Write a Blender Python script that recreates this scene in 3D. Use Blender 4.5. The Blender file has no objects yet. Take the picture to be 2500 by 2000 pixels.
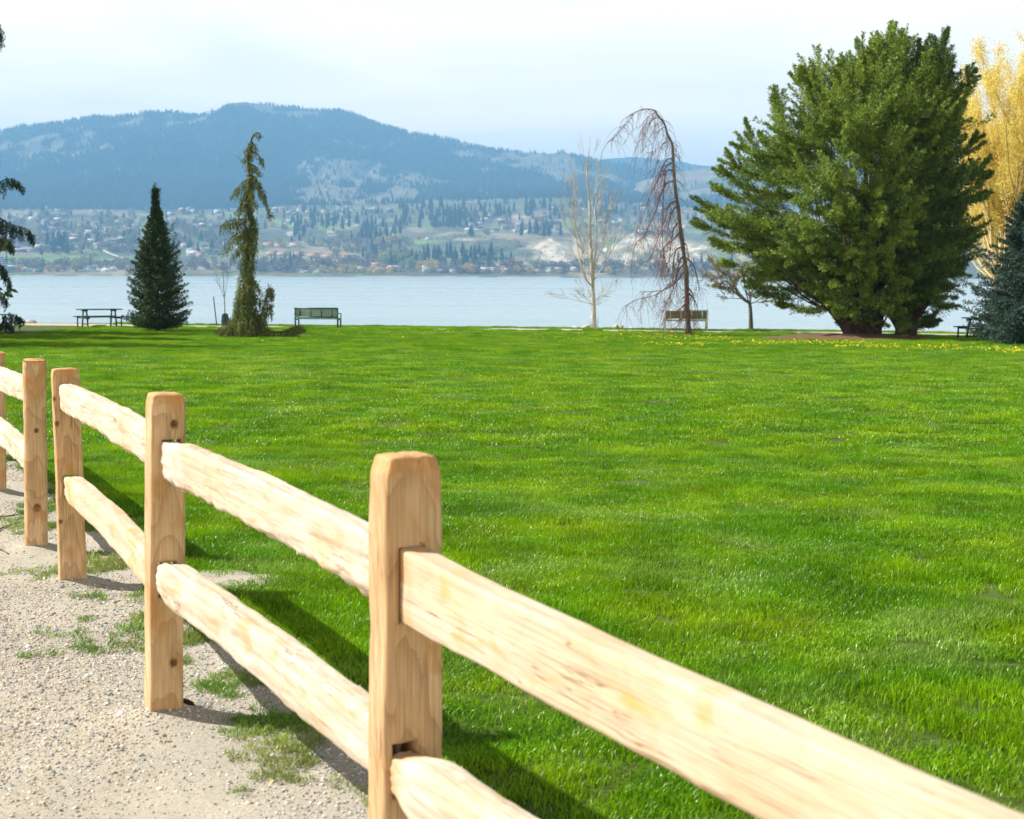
import bpy, math, random
import numpy as np
np.seterr(over='ignore')
from mathutils import Vector, Matrix
R = math.radians
rng = np.random.default_rng(7)
random.seed(7)
scene = bpy.context.scene

# ------------------------------------------------------------ camera
W0, H0, F0 = 2500.0, 2000.0, 3472.0          # photograph's pixels and focal length in them
CAM_H = 1.55
PITCH = math.atan((1000 - 667) / F0)
ROLL = R(0.2)
_f = np.array([0, math.cos(PITCH), -math.sin(PITCH)])
_u0 = np.array([0, math.sin(PITCH), math.cos(PITCH)])
_r0 = np.array([1.0, 0, 0])
_r = _r0 * math.cos(ROLL) + _u0 * math.sin(ROLL)
_u = _u0 * math.cos(ROLL) - _r0 * math.sin(ROLL)
CAM = np.array([0, 0, CAM_H])
cam_d = bpy.data.cameras.new("camera")
cam = bpy.data.objects.new("camera", cam_d)
scene.collection.objects.link(cam)
cam.matrix_world = Matrix(((_r[0], _u[0], -_f[0], 0), (_r[1], _u[1], -_f[1], 0), (_r[2], _u[2], -_f[2], CAM_H), (0, 0, 0, 1)))
cam_d.sensor_width = 36; cam_d.sensor_fit = 'HORIZONTAL'
cam_d.lens = 36 * F0 / W0
cam_d.clip_start = 0.1; cam_d.clip_end = 60000
cam_d.dof.use_dof = True
cam_d.dof.focus_distance = 9.5
cam_d.dof.aperture_fstop = 6.3
scene.camera = cam

# ------------------------------------------------------------ light
SUN_EL, SUN_AZ = R(43), math.atan2(-0.978, 0.208)      # azimuth measured from +Y towards +X
sdir = Vector((math.sin(SUN_AZ) * math.cos(SUN_EL), math.cos(SUN_AZ) * math.cos(SUN_EL), math.sin(SUN_EL)))
sun_d = bpy.data.lights.new("sun", 'SUN')
sun_d.energy = 5.0; sun_d.angle = R(0.5); sun_d.color = (1.0, 0.955, 0.88)
sun = bpy.data.objects.new("sun", sun_d); scene.collection.objects.link(sun)
sun.rotation_euler = sdir.to_track_quat('Z', 'Y').to_euler()
sun.location = (0, 0, 50)

world = bpy.data.worlds.new("World"); scene.world = world; world.use_nodes = True
nt = world.node_tree; nt.nodes.clear()
def N(nt, t, **k):
    n = nt.nodes.new(t)
    for a, b in k.items():
        if a == 'i':
            for kk, v in b.items(): n.inputs[kk].default_value = v
        else: setattr(n, a, b)
    return n
def L(nt, a, b): nt.links.new(a, b)
sky = N(nt, 'ShaderNodeTexSky', sky_type='NISHITA', sun_disc=False, sun_elevation=SUN_EL, sun_rotation=SUN_AZ % (2 * math.pi),
        altitude=340, air_density=1.0, dust_density=2.0, ozone_density=1.0)
tc = N(nt, 'ShaderNodeTexCoord')
mp = N(nt, 'ShaderNodeMapping', i={'Scale': (1.0, 1.0, 7.0)})
L(nt, tc.outputs['Generated'], mp.inputs['Vector'])
cn = N(nt, 'ShaderNodeTexNoise', i={'Scale': 2.3, 'Detail': 6.0, 'Roughness': 0.55, 'Distortion': 0.6})
L(nt, mp.outputs[0], cn.inputs['Vector'])
cr = N(nt, 'ShaderNodeMapRange', i={1: 0.32, 2: 0.62, 3: 0.62, 4: 0.93})
L(nt, cn.outputs['Fac'], cr.inputs[0])
hs = N(nt, 'ShaderNodeMix', data_type='RGBA'); hs.inputs[7].default_value = (11.2, 9.4, 7.25, 1)
L(nt, cr.outputs[0], hs.inputs[0]); L(nt, sky.outputs[0], hs.inputs[6])
bg = N(nt, 'ShaderNodeBackground', i={'Strength': 0.115})
# sky pale and bright low down, bluer and darker overhead
sx = N(nt, 'ShaderNodeSeparateXYZ'); L(nt, tc.outputs['Generated'], sx.inputs[0])
el = N(nt, 'ShaderNodeMapRange', interpolation_type='SMOOTHSTEP', i={1: 0.16, 2: 0.46, 3: 1.0, 4: 0.17}); L(nt, sx.outputs['Z'], el.inputs[0])
hb = N(nt, 'ShaderNodeMapRange', interpolation_type='SMOOTHSTEP', i={1: 0.03, 2: 0.15, 3: 1.28, 4: 0.93}); L(nt, sx.outputs['Z'], hb.inputs[0])
em0 = N(nt, 'ShaderNodeVectorMath', operation='MULTIPLY'); L(nt, hs.outputs[2], em0.inputs[0]); L(nt, hb.outputs[0], em0.inputs[1])
em = N(nt, 'ShaderNodeVectorMath', operation='MULTIPLY'); L(nt, em0.outputs[0], em.inputs[0]); L(nt, el.outputs[0], em.inputs[1])
L(nt, em.outputs[0], bg.inputs[0])
wo = N(nt, 'ShaderNodeOutputWorld'); L(nt, bg.outputs[0], wo.inputs[0])

scene.view_settings.view_transform = 'Standard'; scene.view_settings.look = 'None'
scene.view_settings.gamma = 1.0; scene.view_settings.use_curve_mapping = False
scene.view_settings.exposure = 1.08
scene.render.engine = 'CYCLES'
scene.cycles.max_bounces = 6; scene.cycles.transparent_max_bounces = 4
scene.cycles.volume_bounces = 0

# ------------------------------------------------------------ pixel <-> world
def ray(px, py):
    px = np.asarray(px, float); py = np.asarray(py, float)
    a = (px - W0 / 2) / F0; b = -(py - H0 / 2) / F0
    return _f + a[..., None] * _r + b[..., None] * _u
def at(px, py, Y):
    d = ray(px, py)
    return CAM + d * (np.asarray(Y, float) / d[..., 1])[..., None]
def proj(P):
    q = np.asarray(P) - CAM
    z = q @ _f
    return W0 / 2 + F0 * (q @ _r) / z, H0 / 2 - F0 * (q @ _u) / z

# ------------------------------------------------------------ noise
def _hash(ix, iy, iz, s):
    h = (ix.astype(np.int64) * 374761393 + iy.astype(np.int64) * 668265263 + iz.astype(np.int64) * 2147483647 + s * 1274126177) & 0xffffffff
    h = ((h ^ (h >> 13)) * 1274126177) & 0xffffffff
    h = ((h ^ (h >> 16)) * 2246822519) & 0xffffffff
    return ((h ^ (h >> 15)) & 0xffff) / 65535.0
def vnoise(x, y, z=0.0, s=0):
    x, y, z = np.broadcast_arrays(np.asarray(x, float), np.asarray(y, float), np.asarray(z, float))
    x0, y0, z0 = np.floor(x), np.floor(y), np.floor(z)
    fx, fy, fz = x - x0, y - y0, z - z0
    fx, fy, fz = [t * t * (3 - 2 * t) for t in (fx, fy, fz)]
    r = 0
    for i in (0, 1):
        for j in (0, 1):
            for k in (0, 1):
                w = (fx if i else 1 - fx) * (fy if j else 1 - fy) * (fz if k else 1 - fz)
                r = r + w * _hash(x0 + i, y0 + j, z0 + k, s)
    return r * 2 - 1
def fbm(x, y, z=0.0, o=4, s=0):
    r = 0; a = 1.0; t = 0
    for k in range(o):
        r = r + a * vnoise(np.asarray(x) * 2 ** k, np.asarray(y) * 2 ** k, np.asarray(z) * 2 ** k, s + 17 * k); t += a; a *= .5
    return r / t
def sstep(a, b, x):
    t = np.clip((np.asarray(x, float) - a) / (b - a), 0, 1); return t * t * (3 - 2 * t)

# ------------------------------------------------------------ mesh helpers
def mk(name, V, tris=None, quads=None, mat=None, parent=None, smooth=False, col=None, attrs=None, link=True, mats=None, fm=None):
    me = bpy.data.meshes.new(name)
    V = np.asarray(V, np.float32)
    nt_ = 0 if tris is None else len(tris); nq = 0 if quads is None else len(quads)
    idx = []; ls = []; cnt = 0
    if nt_: idx.append(np.asarray(tris, np.int32).ravel()); ls.append(np.arange(nt_) * 3); cnt = nt_ * 3
    if nq: idx.append(np.asarray(quads, np.int32).ravel()); ls.append(cnt + np.arange(nq) * 4)
    idx = np.concatenate(idx); ls = np.concatenate(ls).astype(np.int32)
    me.vertices.add(len(V)); me.vertices.foreach_set('co', V.ravel())
    me.loops.add(len(idx)); me.loops.foreach_set('vertex_index', idx)
    me.polygons.add(len(ls)); me.polygons.foreach_set('loop_start', ls)
    if smooth: me.polygons.foreach_set('use_smooth', np.ones(len(ls), bool))
    if mats:
        for m in mats: me.materials.append(m)
        me.polygons.foreach_set('material_index', np.asarray(fm, np.int32))
    elif mat: me.materials.append(mat)
    me.update(calc_edges=True)
    if col is not None:
        ca = me.color_attributes.new('col', 'FLOAT_COLOR', 'POINT')
        c = np.ones((len(V), 4), np.float32); c[:, :3] = col; ca.data.foreach_set('color', c.ravel())
    for k, a in (attrs or {}).items():
        a = np.asarray(a, np.float32)
        if a.ndim == 1: me.attributes.new(k, 'FLOAT', 'POINT').data.foreach_set('value', a)
        else: me.attributes.new(k, 'FLOAT_VECTOR', 'POINT').data.foreach_set('vector', a.ravel())
    o = bpy.data.objects.new(name, me)
    if link: scene.collection.objects.link(o)
    if parent: o.parent = parent
    return o
def tag(o, label=None, cat=None, group=None, kind=None):
    if label: o['label'] = label
    if cat: o['category'] = cat
    if group: o['group'] = group
    if kind: o['kind'] = kind
    return o
def empty(name, loc, rz=0, label=None, cat=None, group=None):
    o = bpy.data.objects.new(name, None); scene.collection.objects.link(o)
    o.location = tuple(loc); o.rotation_euler = (0, 0, rz); o.empty_display_size = .2
    return tag(o, label, cat, group)

class MB:
    """collects shapes, links them as one mesh"""
    def __init__(s): s.V = []; s.T = []; s.Q = []; s.n = 0
    def add(s, V, T=None, Q=None):
        V = np.asarray(V, float)
        if T is not None and len(T): s.T.append(np.asarray(T, int) + s.n)
        if Q is not None and len(Q): s.Q.append(np.asarray(Q, int) + s.n)
        s.V.append(V); s.n += len(V); return s
    def box(s, c, size, rz=0, bev=0.0, M=None):
        sx, sy, sz = [v / 2 for v in size]
        b = min(bev, sx * .9, sy * .9, sz * .9)
        if b > 0:
            P = []
            for z, ins in ((-sz, b), (-sz + b, 0), (sz - b, 0), (sz, b)):
                x, y = sx - ins, sy - ins
                P += [(-x + (0 if ins else b), -y, z), (x - (0 if ins else b), -y, z), (x, -y + (0 if ins else b), z), (x, y - (0 if ins else b), z),
                      (x - (0 if ins else b), y, z), (-x + (0 if ins else b), y, z), (-x, y - (0 if ins else b), z), (-x, -y + (0 if ins else b), z)]
            P = np.array(P, float)
            Q = [(k * 8 + i, k * 8 + (i + 1) % 8, (k + 1) * 8 + (i + 1) % 8, (k + 1) * 8 + i) for k in range(3) for i in range(8)]
            T = [(0, i + 1, i) for i in range(1, 7)] + [(24, 24 + i, 24 + i + 1) for i in range(1, 7)]
        else:
            P = np.array([(x, y, z) for z in (-sz, sz) for (x, y) in ((-sx, -sy), (sx, -sy), (sx, sy), (-sx, sy))], float)
            Q = [(0, 3, 2, 1), (4, 5, 6, 7), (0, 1, 5, 4), (1, 2, 6, 5), (2, 3, 7, 6), (3, 0, 4, 7)]; T = []
        if M is not None: P = P @ np.array(M)[:3, :3].T
        if rz:
            c_, s_ = math.cos(rz), math.sin(rz); P = P @ np.array([[c_, s_, 0], [-s_, c_, 0], [0, 0, 1]])
        return s.add(P + np.array(c, float), T, Q)
    def bar(s, a, b, w, h):
        a, b = np.array(a, float), np.array(b, float); d = b - a; Ln = np.linalg.norm(d)
        q = Vector(d / Ln).to_track_quat('X', 'Z').to_matrix()
        return s.box((a + b) / 2, (Ln, w, h), M=q)
    def tube(s, P, r, n=6, cap=True):
        P = np.asarray(P, float); r = np.broadcast_to(np.asarray(r, float), (len(P),))
        Tn = np.gradient(P, axis=0); Tn /= np.linalg.norm(Tn, axis=1)[:, None] + 1e-12
        ref = np.array([0, 0, 1.0]) if abs(Tn[:, 2].mean()) < .8 else np.array([1.0, 0.1, 0])
        A = np.cross(Tn, ref); A /= np.linalg.norm(A, axis=1)[:, None] + 1e-12; B = np.cross(Tn, A)
        a = np.arange(n) * 2 * math.pi / n
        ring = P[:, None] + r[:, None, None] * (np.cos(a)[None, :, None] * A[:, None] + np.sin(a)[None, :, None] * B[:, None])
        m = len(P); i = np.arange(m - 1)[:, None] * n; j = np.arange(n)[None]; j2 = (j + 1) % n
        Q = np.stack([i + j, i + n + j, i + n + j2, i + j2], -1).reshape(-1, 4)
        T = [(0, k, k + 1) for k in range(1, n - 1)] + [((m - 1) * n, (m - 1) * n + k + 1, (m - 1) * n + k) for k in range(1, n - 1)] if cap else None
        return s.add(ring.reshape(-1, 3), T, Q)
    def build(s, name, mat, parent=None, **k):
        V = np.concatenate(s.V)
        return mk(name, V, np.concatenate(s.T) if s.T else None, np.concatenate(s.Q) if s.Q else None, mat, parent, **k)

# ------------------------------------------------------------ materials
def mat_new(name):
    m = bpy.data.materials.new(name); m.use_nodes = True; nt = m.node_tree; nt.nodes.clear()
    out = N(nt, 'ShaderNodeOutputMaterial'); p = N(nt, 'ShaderNodeBsdfPrincipled'); L(nt, p.outputs[0], out.inputs[0])
    return m, nt, p, out
def noise_mat(name, c1, c2, scale=3.0, rough=0.7, bump=0.0, bscale=None, detail=4, spec=0.3, stretch=(1, 1, 1), lo=.35, hi=.65, metal=0):
    m, nt, p, _ = mat_new(name)
    tc = N(nt, 'ShaderNodeTexCoord'); mp = N(nt, 'ShaderNodeMapping', i={'Scale': stretch}); L(nt, tc.outputs['Object'], mp.inputs[0])
    n = N(nt, 'ShaderNodeTexNoise', i={'Scale': scale, 'Detail': detail}); L(nt, mp.outputs[0], n.inputs['Vector'])
    r = N(nt, 'ShaderNodeMapRange', i={1: lo, 2: hi}); L(nt, n.outputs['Fac'], r.inputs[0])
    x = N(nt, 'ShaderNodeMix', data_type='RGBA'); x.inputs[6].default_value = (*c1, 1); x.inputs[7].default_value = (*c2, 1)
    L(nt, r.outputs[0], x.inputs[0]); L(nt, x.outputs[2], p.inputs['Base Color'])
    p.inputs['Roughness'].default_value = rough; p.inputs['Specular IOR Level'].default_value = spec; p.inputs['Metallic'].default_value = metal
    if bump:
        n2 = N(nt, 'ShaderNodeTexNoise', i={'Scale': bscale or scale * 4, 'Detail': 4}); L(nt, mp.outputs[0], n2.inputs['Vector'])
        b = N(nt, 'ShaderNodeBump', i={'Strength': bump, 'Distance': .02}); L(nt, n2.outputs['Fac'], b.inputs['Height']); L(nt, b.outputs[0], p.inputs['Normal'])
    return m
def leaf_mat(name, c1, c2, c3=None, scale=0.8, rough=.55, transl=.3, rand=0.35, spec=.25):
    """foliage: colour varies by place in the crown and by leaf (attribute 'rnd')"""
    m, nt, p, out = mat_new(name)
    g = N(nt, 'ShaderNodeNewGeometry')
    n = N(nt, 'ShaderNodeTexNoise', i={'Scale': scale, 'Detail': 3}); L(nt, g.outputs['Position'], n.inputs['Vector'])
    r = N(nt, 'ShaderNodeMapRange', i={1: .35, 2: .65}); L(nt, n.outputs['Fac'], r.inputs[0])
    x = N(nt, 'ShaderNodeMix', data_type='RGBA'); x.inputs[6].default_value = (*c1, 1); x.inputs[7].default_value = (*c2, 1); L(nt, r.outputs[0], x.inputs[0])
    y = N(nt, 'ShaderNodeMix', data_type='RGBA'); y.inputs[7].default_value = (*(c3 or c2), 1); L(nt, x.outputs[2], y.inputs[6])
    at_ = N(nt, 'ShaderNodeAttribute', attribute_name='rnd')
    mm = N(nt, 'ShaderNodeMath', operation='POWER'); mm.inputs[1].default_value = 1 / max(rand, .01); L(nt, at_.outputs['Fac'], mm.inputs[0])
    L(nt, mm.outputs[0], y.inputs[0]); L(nt, y.outputs[2], p.inputs['Base Color'])
    p.inputs['Roughness'].default_value = rough; p.inputs['Specular IOR Level'].default_value = spec
    t = N(nt, 'ShaderNodeBsdfTranslucent'); L(nt, y.outputs[2], t.inputs[0])
    ms = N(nt, 'ShaderNodeMixShader', i={0: transl}); L(nt, p.outputs[0], ms.inputs[1]); L(nt, t.outputs[0], ms.inputs[2]); L(nt, ms.outputs[0], out.inputs[0])
    return m
def col_mat(name, rough=.9, extra=None, spec=.1):
    m, nt, p, _ = mat_new(name)
    a = N(nt, 'ShaderNodeAttribute', attribute_name='col'); c = a.outputs['Color']
    if extra:
        g = N(nt, 'ShaderNodeNewGeometry'); n = N(nt, 'ShaderNodeTexNoise', i={'Scale': extra[0], 'Detail': 5, 'Roughness': .65}); L(nt, g.outputs['Position'], n.inputs['Vector'])
        r = N(nt, 'ShaderNodeMapRange', i={1: .3, 2: .7, 3: 1 - extra[1], 4: 1 + extra[1]}); L(nt, n.outputs['Fac'], r.inputs[0])
        v = N(nt, 'ShaderNodeVectorMath', operation='MULTIPLY'); L(nt, c, v.inputs[0]); L(nt, r.outputs[0], v.inputs[1]); c = v.outputs[0]
    L(nt, c, p.inputs['Base Color']); p.inputs['Roughness'].default_value = rough; p.inputs['Specular IOR Level'].default_value = spec
    return m

# ------------------------------------------------------------ instancing (stuff only)
def instancer(name, P, rot, scl, idx, sources, label, cat):
    me = bpy.data.meshes.new(name)
    me.vertices.add(len(P)); me.vertices.foreach_set('co', np.asarray(P, np.float32).ravel())
    me.attributes.new('rot', 'FLOAT_VECTOR', 'POINT').data.foreach_set('vector', np.asarray(rot, np.float32).ravel())
    scl = np.asarray(scl, np.float32)
    if scl.ndim == 1: scl = np.repeat(scl[:, None], 3, 1)
    me.attributes.new('scl', 'FLOAT_VECTOR', 'POINT').data.foreach_set('vector', scl.ravel())
    me.attributes.new('idx', 'INT', 'POINT').data.foreach_set('value', np.asarray(idx, np.int32))
    o = bpy.data.objects.new(name, me); scene.collection.objects.link(o)
    col = bpy.data.collections.new(name + "_source")
    for s in sources: col.objects.link(s)
    ng = bpy.data.node_groups.new(name, 'GeometryNodeTree')
    ng.interface.new_socket('Geometry', in_out='INPUT', socket_type='NodeSocketGeometry')
    ng.interface.new_socket('Geometry', in_out='OUTPUT', socket_type='NodeSocketGeometry')
    gi = ng.nodes.new('NodeGroupInput'); go = ng.nodes.new('NodeGroupOutput')
    ci = ng.nodes.new('GeometryNodeCollectionInfo'); ci.inputs['Collection'].default_value = col
    ci.inputs['Separate Children'].default_value = True; ci.inputs['Reset Children'].default_value = True
    ip = ng.nodes.new('GeometryNodeInstanceOnPoints'); ip.inputs['Pick Instance'].default_value = True
    def na(nm, dt):
        a = ng.nodes.new('GeometryNodeInputNamedAttribute'); a.data_type = dt; a.inputs['Name'].default_value = nm; return a.outputs[0]
    ng.links.new(gi.outputs[0], ip.inputs['Points']); ng.links.new(ci.outputs[0], ip.inputs['Instance'])
    ng.links.new(na('idx', 'INT'), ip.inputs['Instance Index'])
    ng.links.new(na('rot', 'FLOAT_VECTOR'), ip.inputs['Rotation']); ng.links.new(na('scl', 'FLOAT_VECTOR'), ip.inputs['Scale'])
    ng.links.new(ip.outputs[0], go.inputs[0])
    md = o.modifiers.new('instances', 'NODES'); md.node_group = ng
    return tag(o, label, cat, kind='stuff')
# ============================================================ NEAR GROUND
def gz(x, y):
    """height of the park ground"""
    x = np.asarray(x, float); y = np.asarray(y, float)
    z = -0.74 * sstep(6, 56, y)
    z = z + .012 * fbm(x * 1.7, y * 1.7, 0, 3, 5) * sstep(3, 6, y) + .03 * fbm(x * .22, y * .22, 0, 2, 9)
    crest = 60.0 - .19 * x
    z = z - 2.6 * sstep(crest - .3, crest + 9, y) - 6.2 * sstep(crest + 8, crest + 36, y)
    return z
def ground(px, py):
    """where the ray through a pixel of the photograph meets the ground"""
    d = ray(px, py); t = 2.0
    for _ in range(90):
        p = CAM + d * t
        h = p[2] - float(gz(p[0], p[1]))
        if h < .0015: break
        t += h * .85 / max(-d[2], .03)
    return p
# fence line: post feet measured on the ground
P1 = np.array([*at(990, 2372, 3.16)[:2]]); P2 = ground(397, 1752)[:2]; P3 = ground(178, 1428)[:2]; P4 = ground(88, 1345)[:2]; P5 = ground(-9, 1208)[:2]
P0 = P1 + (P1 - P2) * 1.0
fx = [P0[1] - 3, P0[1], P1[1], P2[1], P3[1], P4[1], P5[1], 40.0]
_dx = (P5[0] - P4[0]) / (P5[1] - P4[1])
fX = [P0[0] - 3 * (P1[0] - P0[0]) / (P1[1] - P0[1]), P0[0], P1[0], P2[0], P3[0], P4[0], P5[0], P5[0] + _dx * (40 - P5[1])]
def fence_x(y): return np.interp(y, fx, fX)
def edge_x(y):
    """edge between gravel and lawn"""
    return fence_x(y) + .60 + .10 * fbm(np.asarray(y) * 1.3, 3.1, 0, 3, 21) - .25 * sstep(8, 14, y)

gm, nt, p, _ = mat_new("turf_soil")
g = N(nt, 'ShaderNodeNewGeometry'); n = N(nt, 'ShaderNodeTexNoise', i={'Scale': 14.0, 'Detail': 8}); L(nt, g.outputs['Position'], n.inputs['Vector'])
r = N(nt, 'ShaderNodeMapRange', i={1: .35, 2: .65}); L(nt, n.outputs['Fac'], r.inputs[0])
x = N(nt, 'ShaderNodeMix', data_type='RGBA'); x.inputs[6].default_value = (.045, .085, .012, 1); x.inputs[7].default_value = (.09, .12, .03, 1)
L(nt, r.outputs[0], x.inputs[0]); L(nt, x.outputs[2], p.inputs['Base Color']); p.inputs['Roughness'].default_value = .95; p.inputs['Specular IOR Level'].default_value = .1

def sheet(name, xs, ys, zf, mat, label=None, **k):
    X, Y = np.meshgrid(xs, ys); Z = zf(X, Y); nx, ny = len(xs), len(ys)
    i = np.arange(ny - 1)[:, None] * nx + np.arange(nx - 1)[None]
    Q = np.stack([i, i + 1, i + nx + 1, i + nx], -1).reshape(-1, 4)
    return mk(name, np.stack([X, Y, Z], -1).reshape(-1, 3), None, Q, mat, smooth=True, **k)
xs = np.unique(np.concatenate([np.linspace(-400, -40, 12), np.linspace(-40, -9, 140), np.arange(-9, 9, .07), np.linspace(9, 40, 140), np.linspace(40, 400, 12)]))
ys = np.unique(np.concatenate([np.linspace(-60, 2, 12), np.arange(2, 16, .07), np.linspace(16, 100, 420)]))
o = sheet('lawn', xs, ys, lambda x, y: gz(x, y) - .006, gm); tag(o, kind='structure')

# gravel
gv, nt, p, _ = mat_new("gravel")
g = N(nt, 'ShaderNodeNewGeometry')
n1 = N(nt, 'ShaderNodeTexNoise', i={'Scale': 1.4, 'Detail': 5}); L(nt, g.outputs['Position'], n1.inputs['Vector'])
n2 = N(nt, 'ShaderNodeTexNoise', i={'Scale': 90.0, 'Detail': 6, 'Roughness': .75}); L(nt, g.outputs['Position'], n2.inputs['Vector'])
v = N(nt, 'ShaderNodeTexVoronoi', i={'Scale': 110.0}); L(nt, g.outputs['Position'], v.inputs['Vector'])
c = N(nt, 'ShaderNodeValToRGB'); c.color_ramp.elements[0].color = (.28, .245, .175, 1); c.color_ramp.elements[0].position = .3
c.color_ramp.elements[1].color = (.47, .415, .315, 1); c.color_ramp.elements[1].position = .62; L(nt, n2.outputs['Fac'], c.inputs[0])
c2 = N(nt, 'ShaderNodeMix', data_type='RGBA', blend_type='MULTIPLY'); c2.inputs[0].default_value = 1
r = N(nt, 'ShaderNodeMapRange', i={1: .3, 2: .7, 3: .82, 4: 1.12}); L(nt, n1.outputs['Fac'], r.inputs[0]); L(nt, c.outputs[0], c2.inputs[6]); L(nt, r.outputs[0], c2.inputs[7])
c3 = N(nt, 'ShaderNodeMix', data_type='RGBA'); c3.inputs[0].default_value = .22; L(nt, c2.outputs[2], c3.inputs[6])
hsv = N(nt, 'ShaderNodeHueSaturation', i={'Saturation': .12, 'Value': .55}); L(nt, v.outputs['Color'], hsv.inputs['Color']); L(nt, hsv.outputs[0], c3.inputs[7])
L(nt, c3.outputs[2], p.inputs['Base Color']); p.inputs['Roughness'].default_value = .95; p.inputs['Specular IOR Level'].default_value = .15
b = N(nt, 'ShaderNodeBump', i={'Strength': .8, 'Distance': .006}); L(nt, n2.outputs['Fac'], b.inputs['Height']); L(nt, b.outputs[0], p.inputs['Normal'])

def gravel_z(x, y):
    z = gz(x, y) + .006 + .008 * fbm(x * 5, y * 5, 0, 3, 31) + .003 * fbm(x * 28, y * 28, 0, 2, 33)
    for q in (P2, P3, P4, P5):     # earth heaped round each post foot
        z = z + .04 * np.exp(-((x - q[0]) ** 2 + (y - q[1]) ** 2) / .02)
    return z
ys = np.concatenate([np.linspace(-4, 3.6, 12), np.arange(3.65, 11, .03), np.linspace(11.1, 40, 60)])
us = np.concatenate([np.array([0, .02]), np.arange(.05, 3.2, .03), np.linspace(3.3, 9, 12)])
U, Y = np.meshgrid(us, ys); X = edge_x(Y) - U
Z = gravel_z(X, Y) - .03 * (U < .01)
nx, ny = len(us), len(ys); i = np.arange(ny - 1)[:, None] * nx + np.arange(nx - 1)[None]
o = mk('gravel_path', np.stack([X, Y, Z], -1).reshape(-1, 3), None, np.stack([i + 1, i, i + nx, i + nx + 1], -1).reshape(-1, 4), gv, smooth=True)
tag(o, kind='structure')

# stones lying in the gravel
stone_mats = [noise_mat('stone_' + k, a, b_, 40, .8, spec=.3) for k, a, b_ in
              (('grey', (.24, .25, .26), (.38, .38, .38)), ('cream', (.46, .39, .29), (.60, .52, .41)), ('tan', (.30, .22, .15), (.42, .33, .23)), ('slate', (.16, .19, .22), (.30, .33, .36)), ('white', (.62, .60, .55), (.74, .72, .67)))]
def pebble_mesh(name, m, seed, n=1):
    bm = MB(); r_ = np.random.default_rng(seed)
    import itertools
    t = (1 + 5 ** .5) / 2
    V = np.array([(-1, t, 0), (1, t, 0), (-1, -t, 0), (1, -t, 0), (0, -1, t), (0, 1, t), (0, -1, -t), (0, 1, -t), (t, 0, -1), (t, 0, 1), (-t, 0, -1), (-t, 0, 1)]) / 1.9
    T = [(0, 11, 5), (0, 5, 1), (0, 1, 7), (0, 7, 10), (0, 10, 11), (1, 5, 9), (5, 11, 4), (11, 10, 2), (10, 7, 6), (7, 1, 8), (3, 9, 4), (3, 4, 2), (3, 2, 6), (3, 6, 8), (3, 8, 9), (4, 9, 5), (2, 4, 11), (6, 2, 10), (8, 6, 7), (9, 8, 1)]
    V = V * (1 + r_.uniform(-.28, .28, (12, 1))) * np.array([1, r_.uniform(.6, .9), r_.uniform(.35, .6)])
    return mk(name, V, T, None, m, link=False)
pebs = [pebble_mesh('pebble_%02d' % k, stone_mats[k % 5], 100 + k) for k in range(15)]
n = 95000
yy = rng.uniform(3.7, 12.5, n * 2); w = rng.random(n * 2) < np.clip(5.5 / yy, 0, 1) ** 1.3; yy = yy[w][:n]; n = len(yy)
uu = rng.uniform(0.0, 1, n) ** 1.2 * np.clip(.36 * yy + .8 + fence_x(yy), .5, 4)
uu = rng.uniform(0, 1, n) * (np.clip(edge_x(yy) + .38 * yy + .3, .5, 6)) + rng.normal(0, .03, n)
xx = edge_x(yy) - uu
keep = (fbm(xx * 1.1, yy * 1.1, 0, 3, 41) + rng.normal(0, .25, n)) > -.12
xx, yy = xx[keep], yy[keep]; n = len(xx)
sz = np.exp(rng.normal(math.log(.0034), .45, n)); sz = np.clip(sz, .002, .022)
idx = rng.choice(15, n, p=np.tile(np.array([.24, .28, .22, .10, .16]) / 3, 3))
instancer('gravel_stones', np.stack([xx, yy, gravel_z(xx, yy) + sz * .15], -1), np.stack([rng.normal(0, .3, n), rng.normal(0, .3, n), rng.uniform(0, 6.28, n)], -1), sz, idx, pebs,
          'small grey, cream and tan stones strewn over the gravel path', 'gravel')

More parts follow.
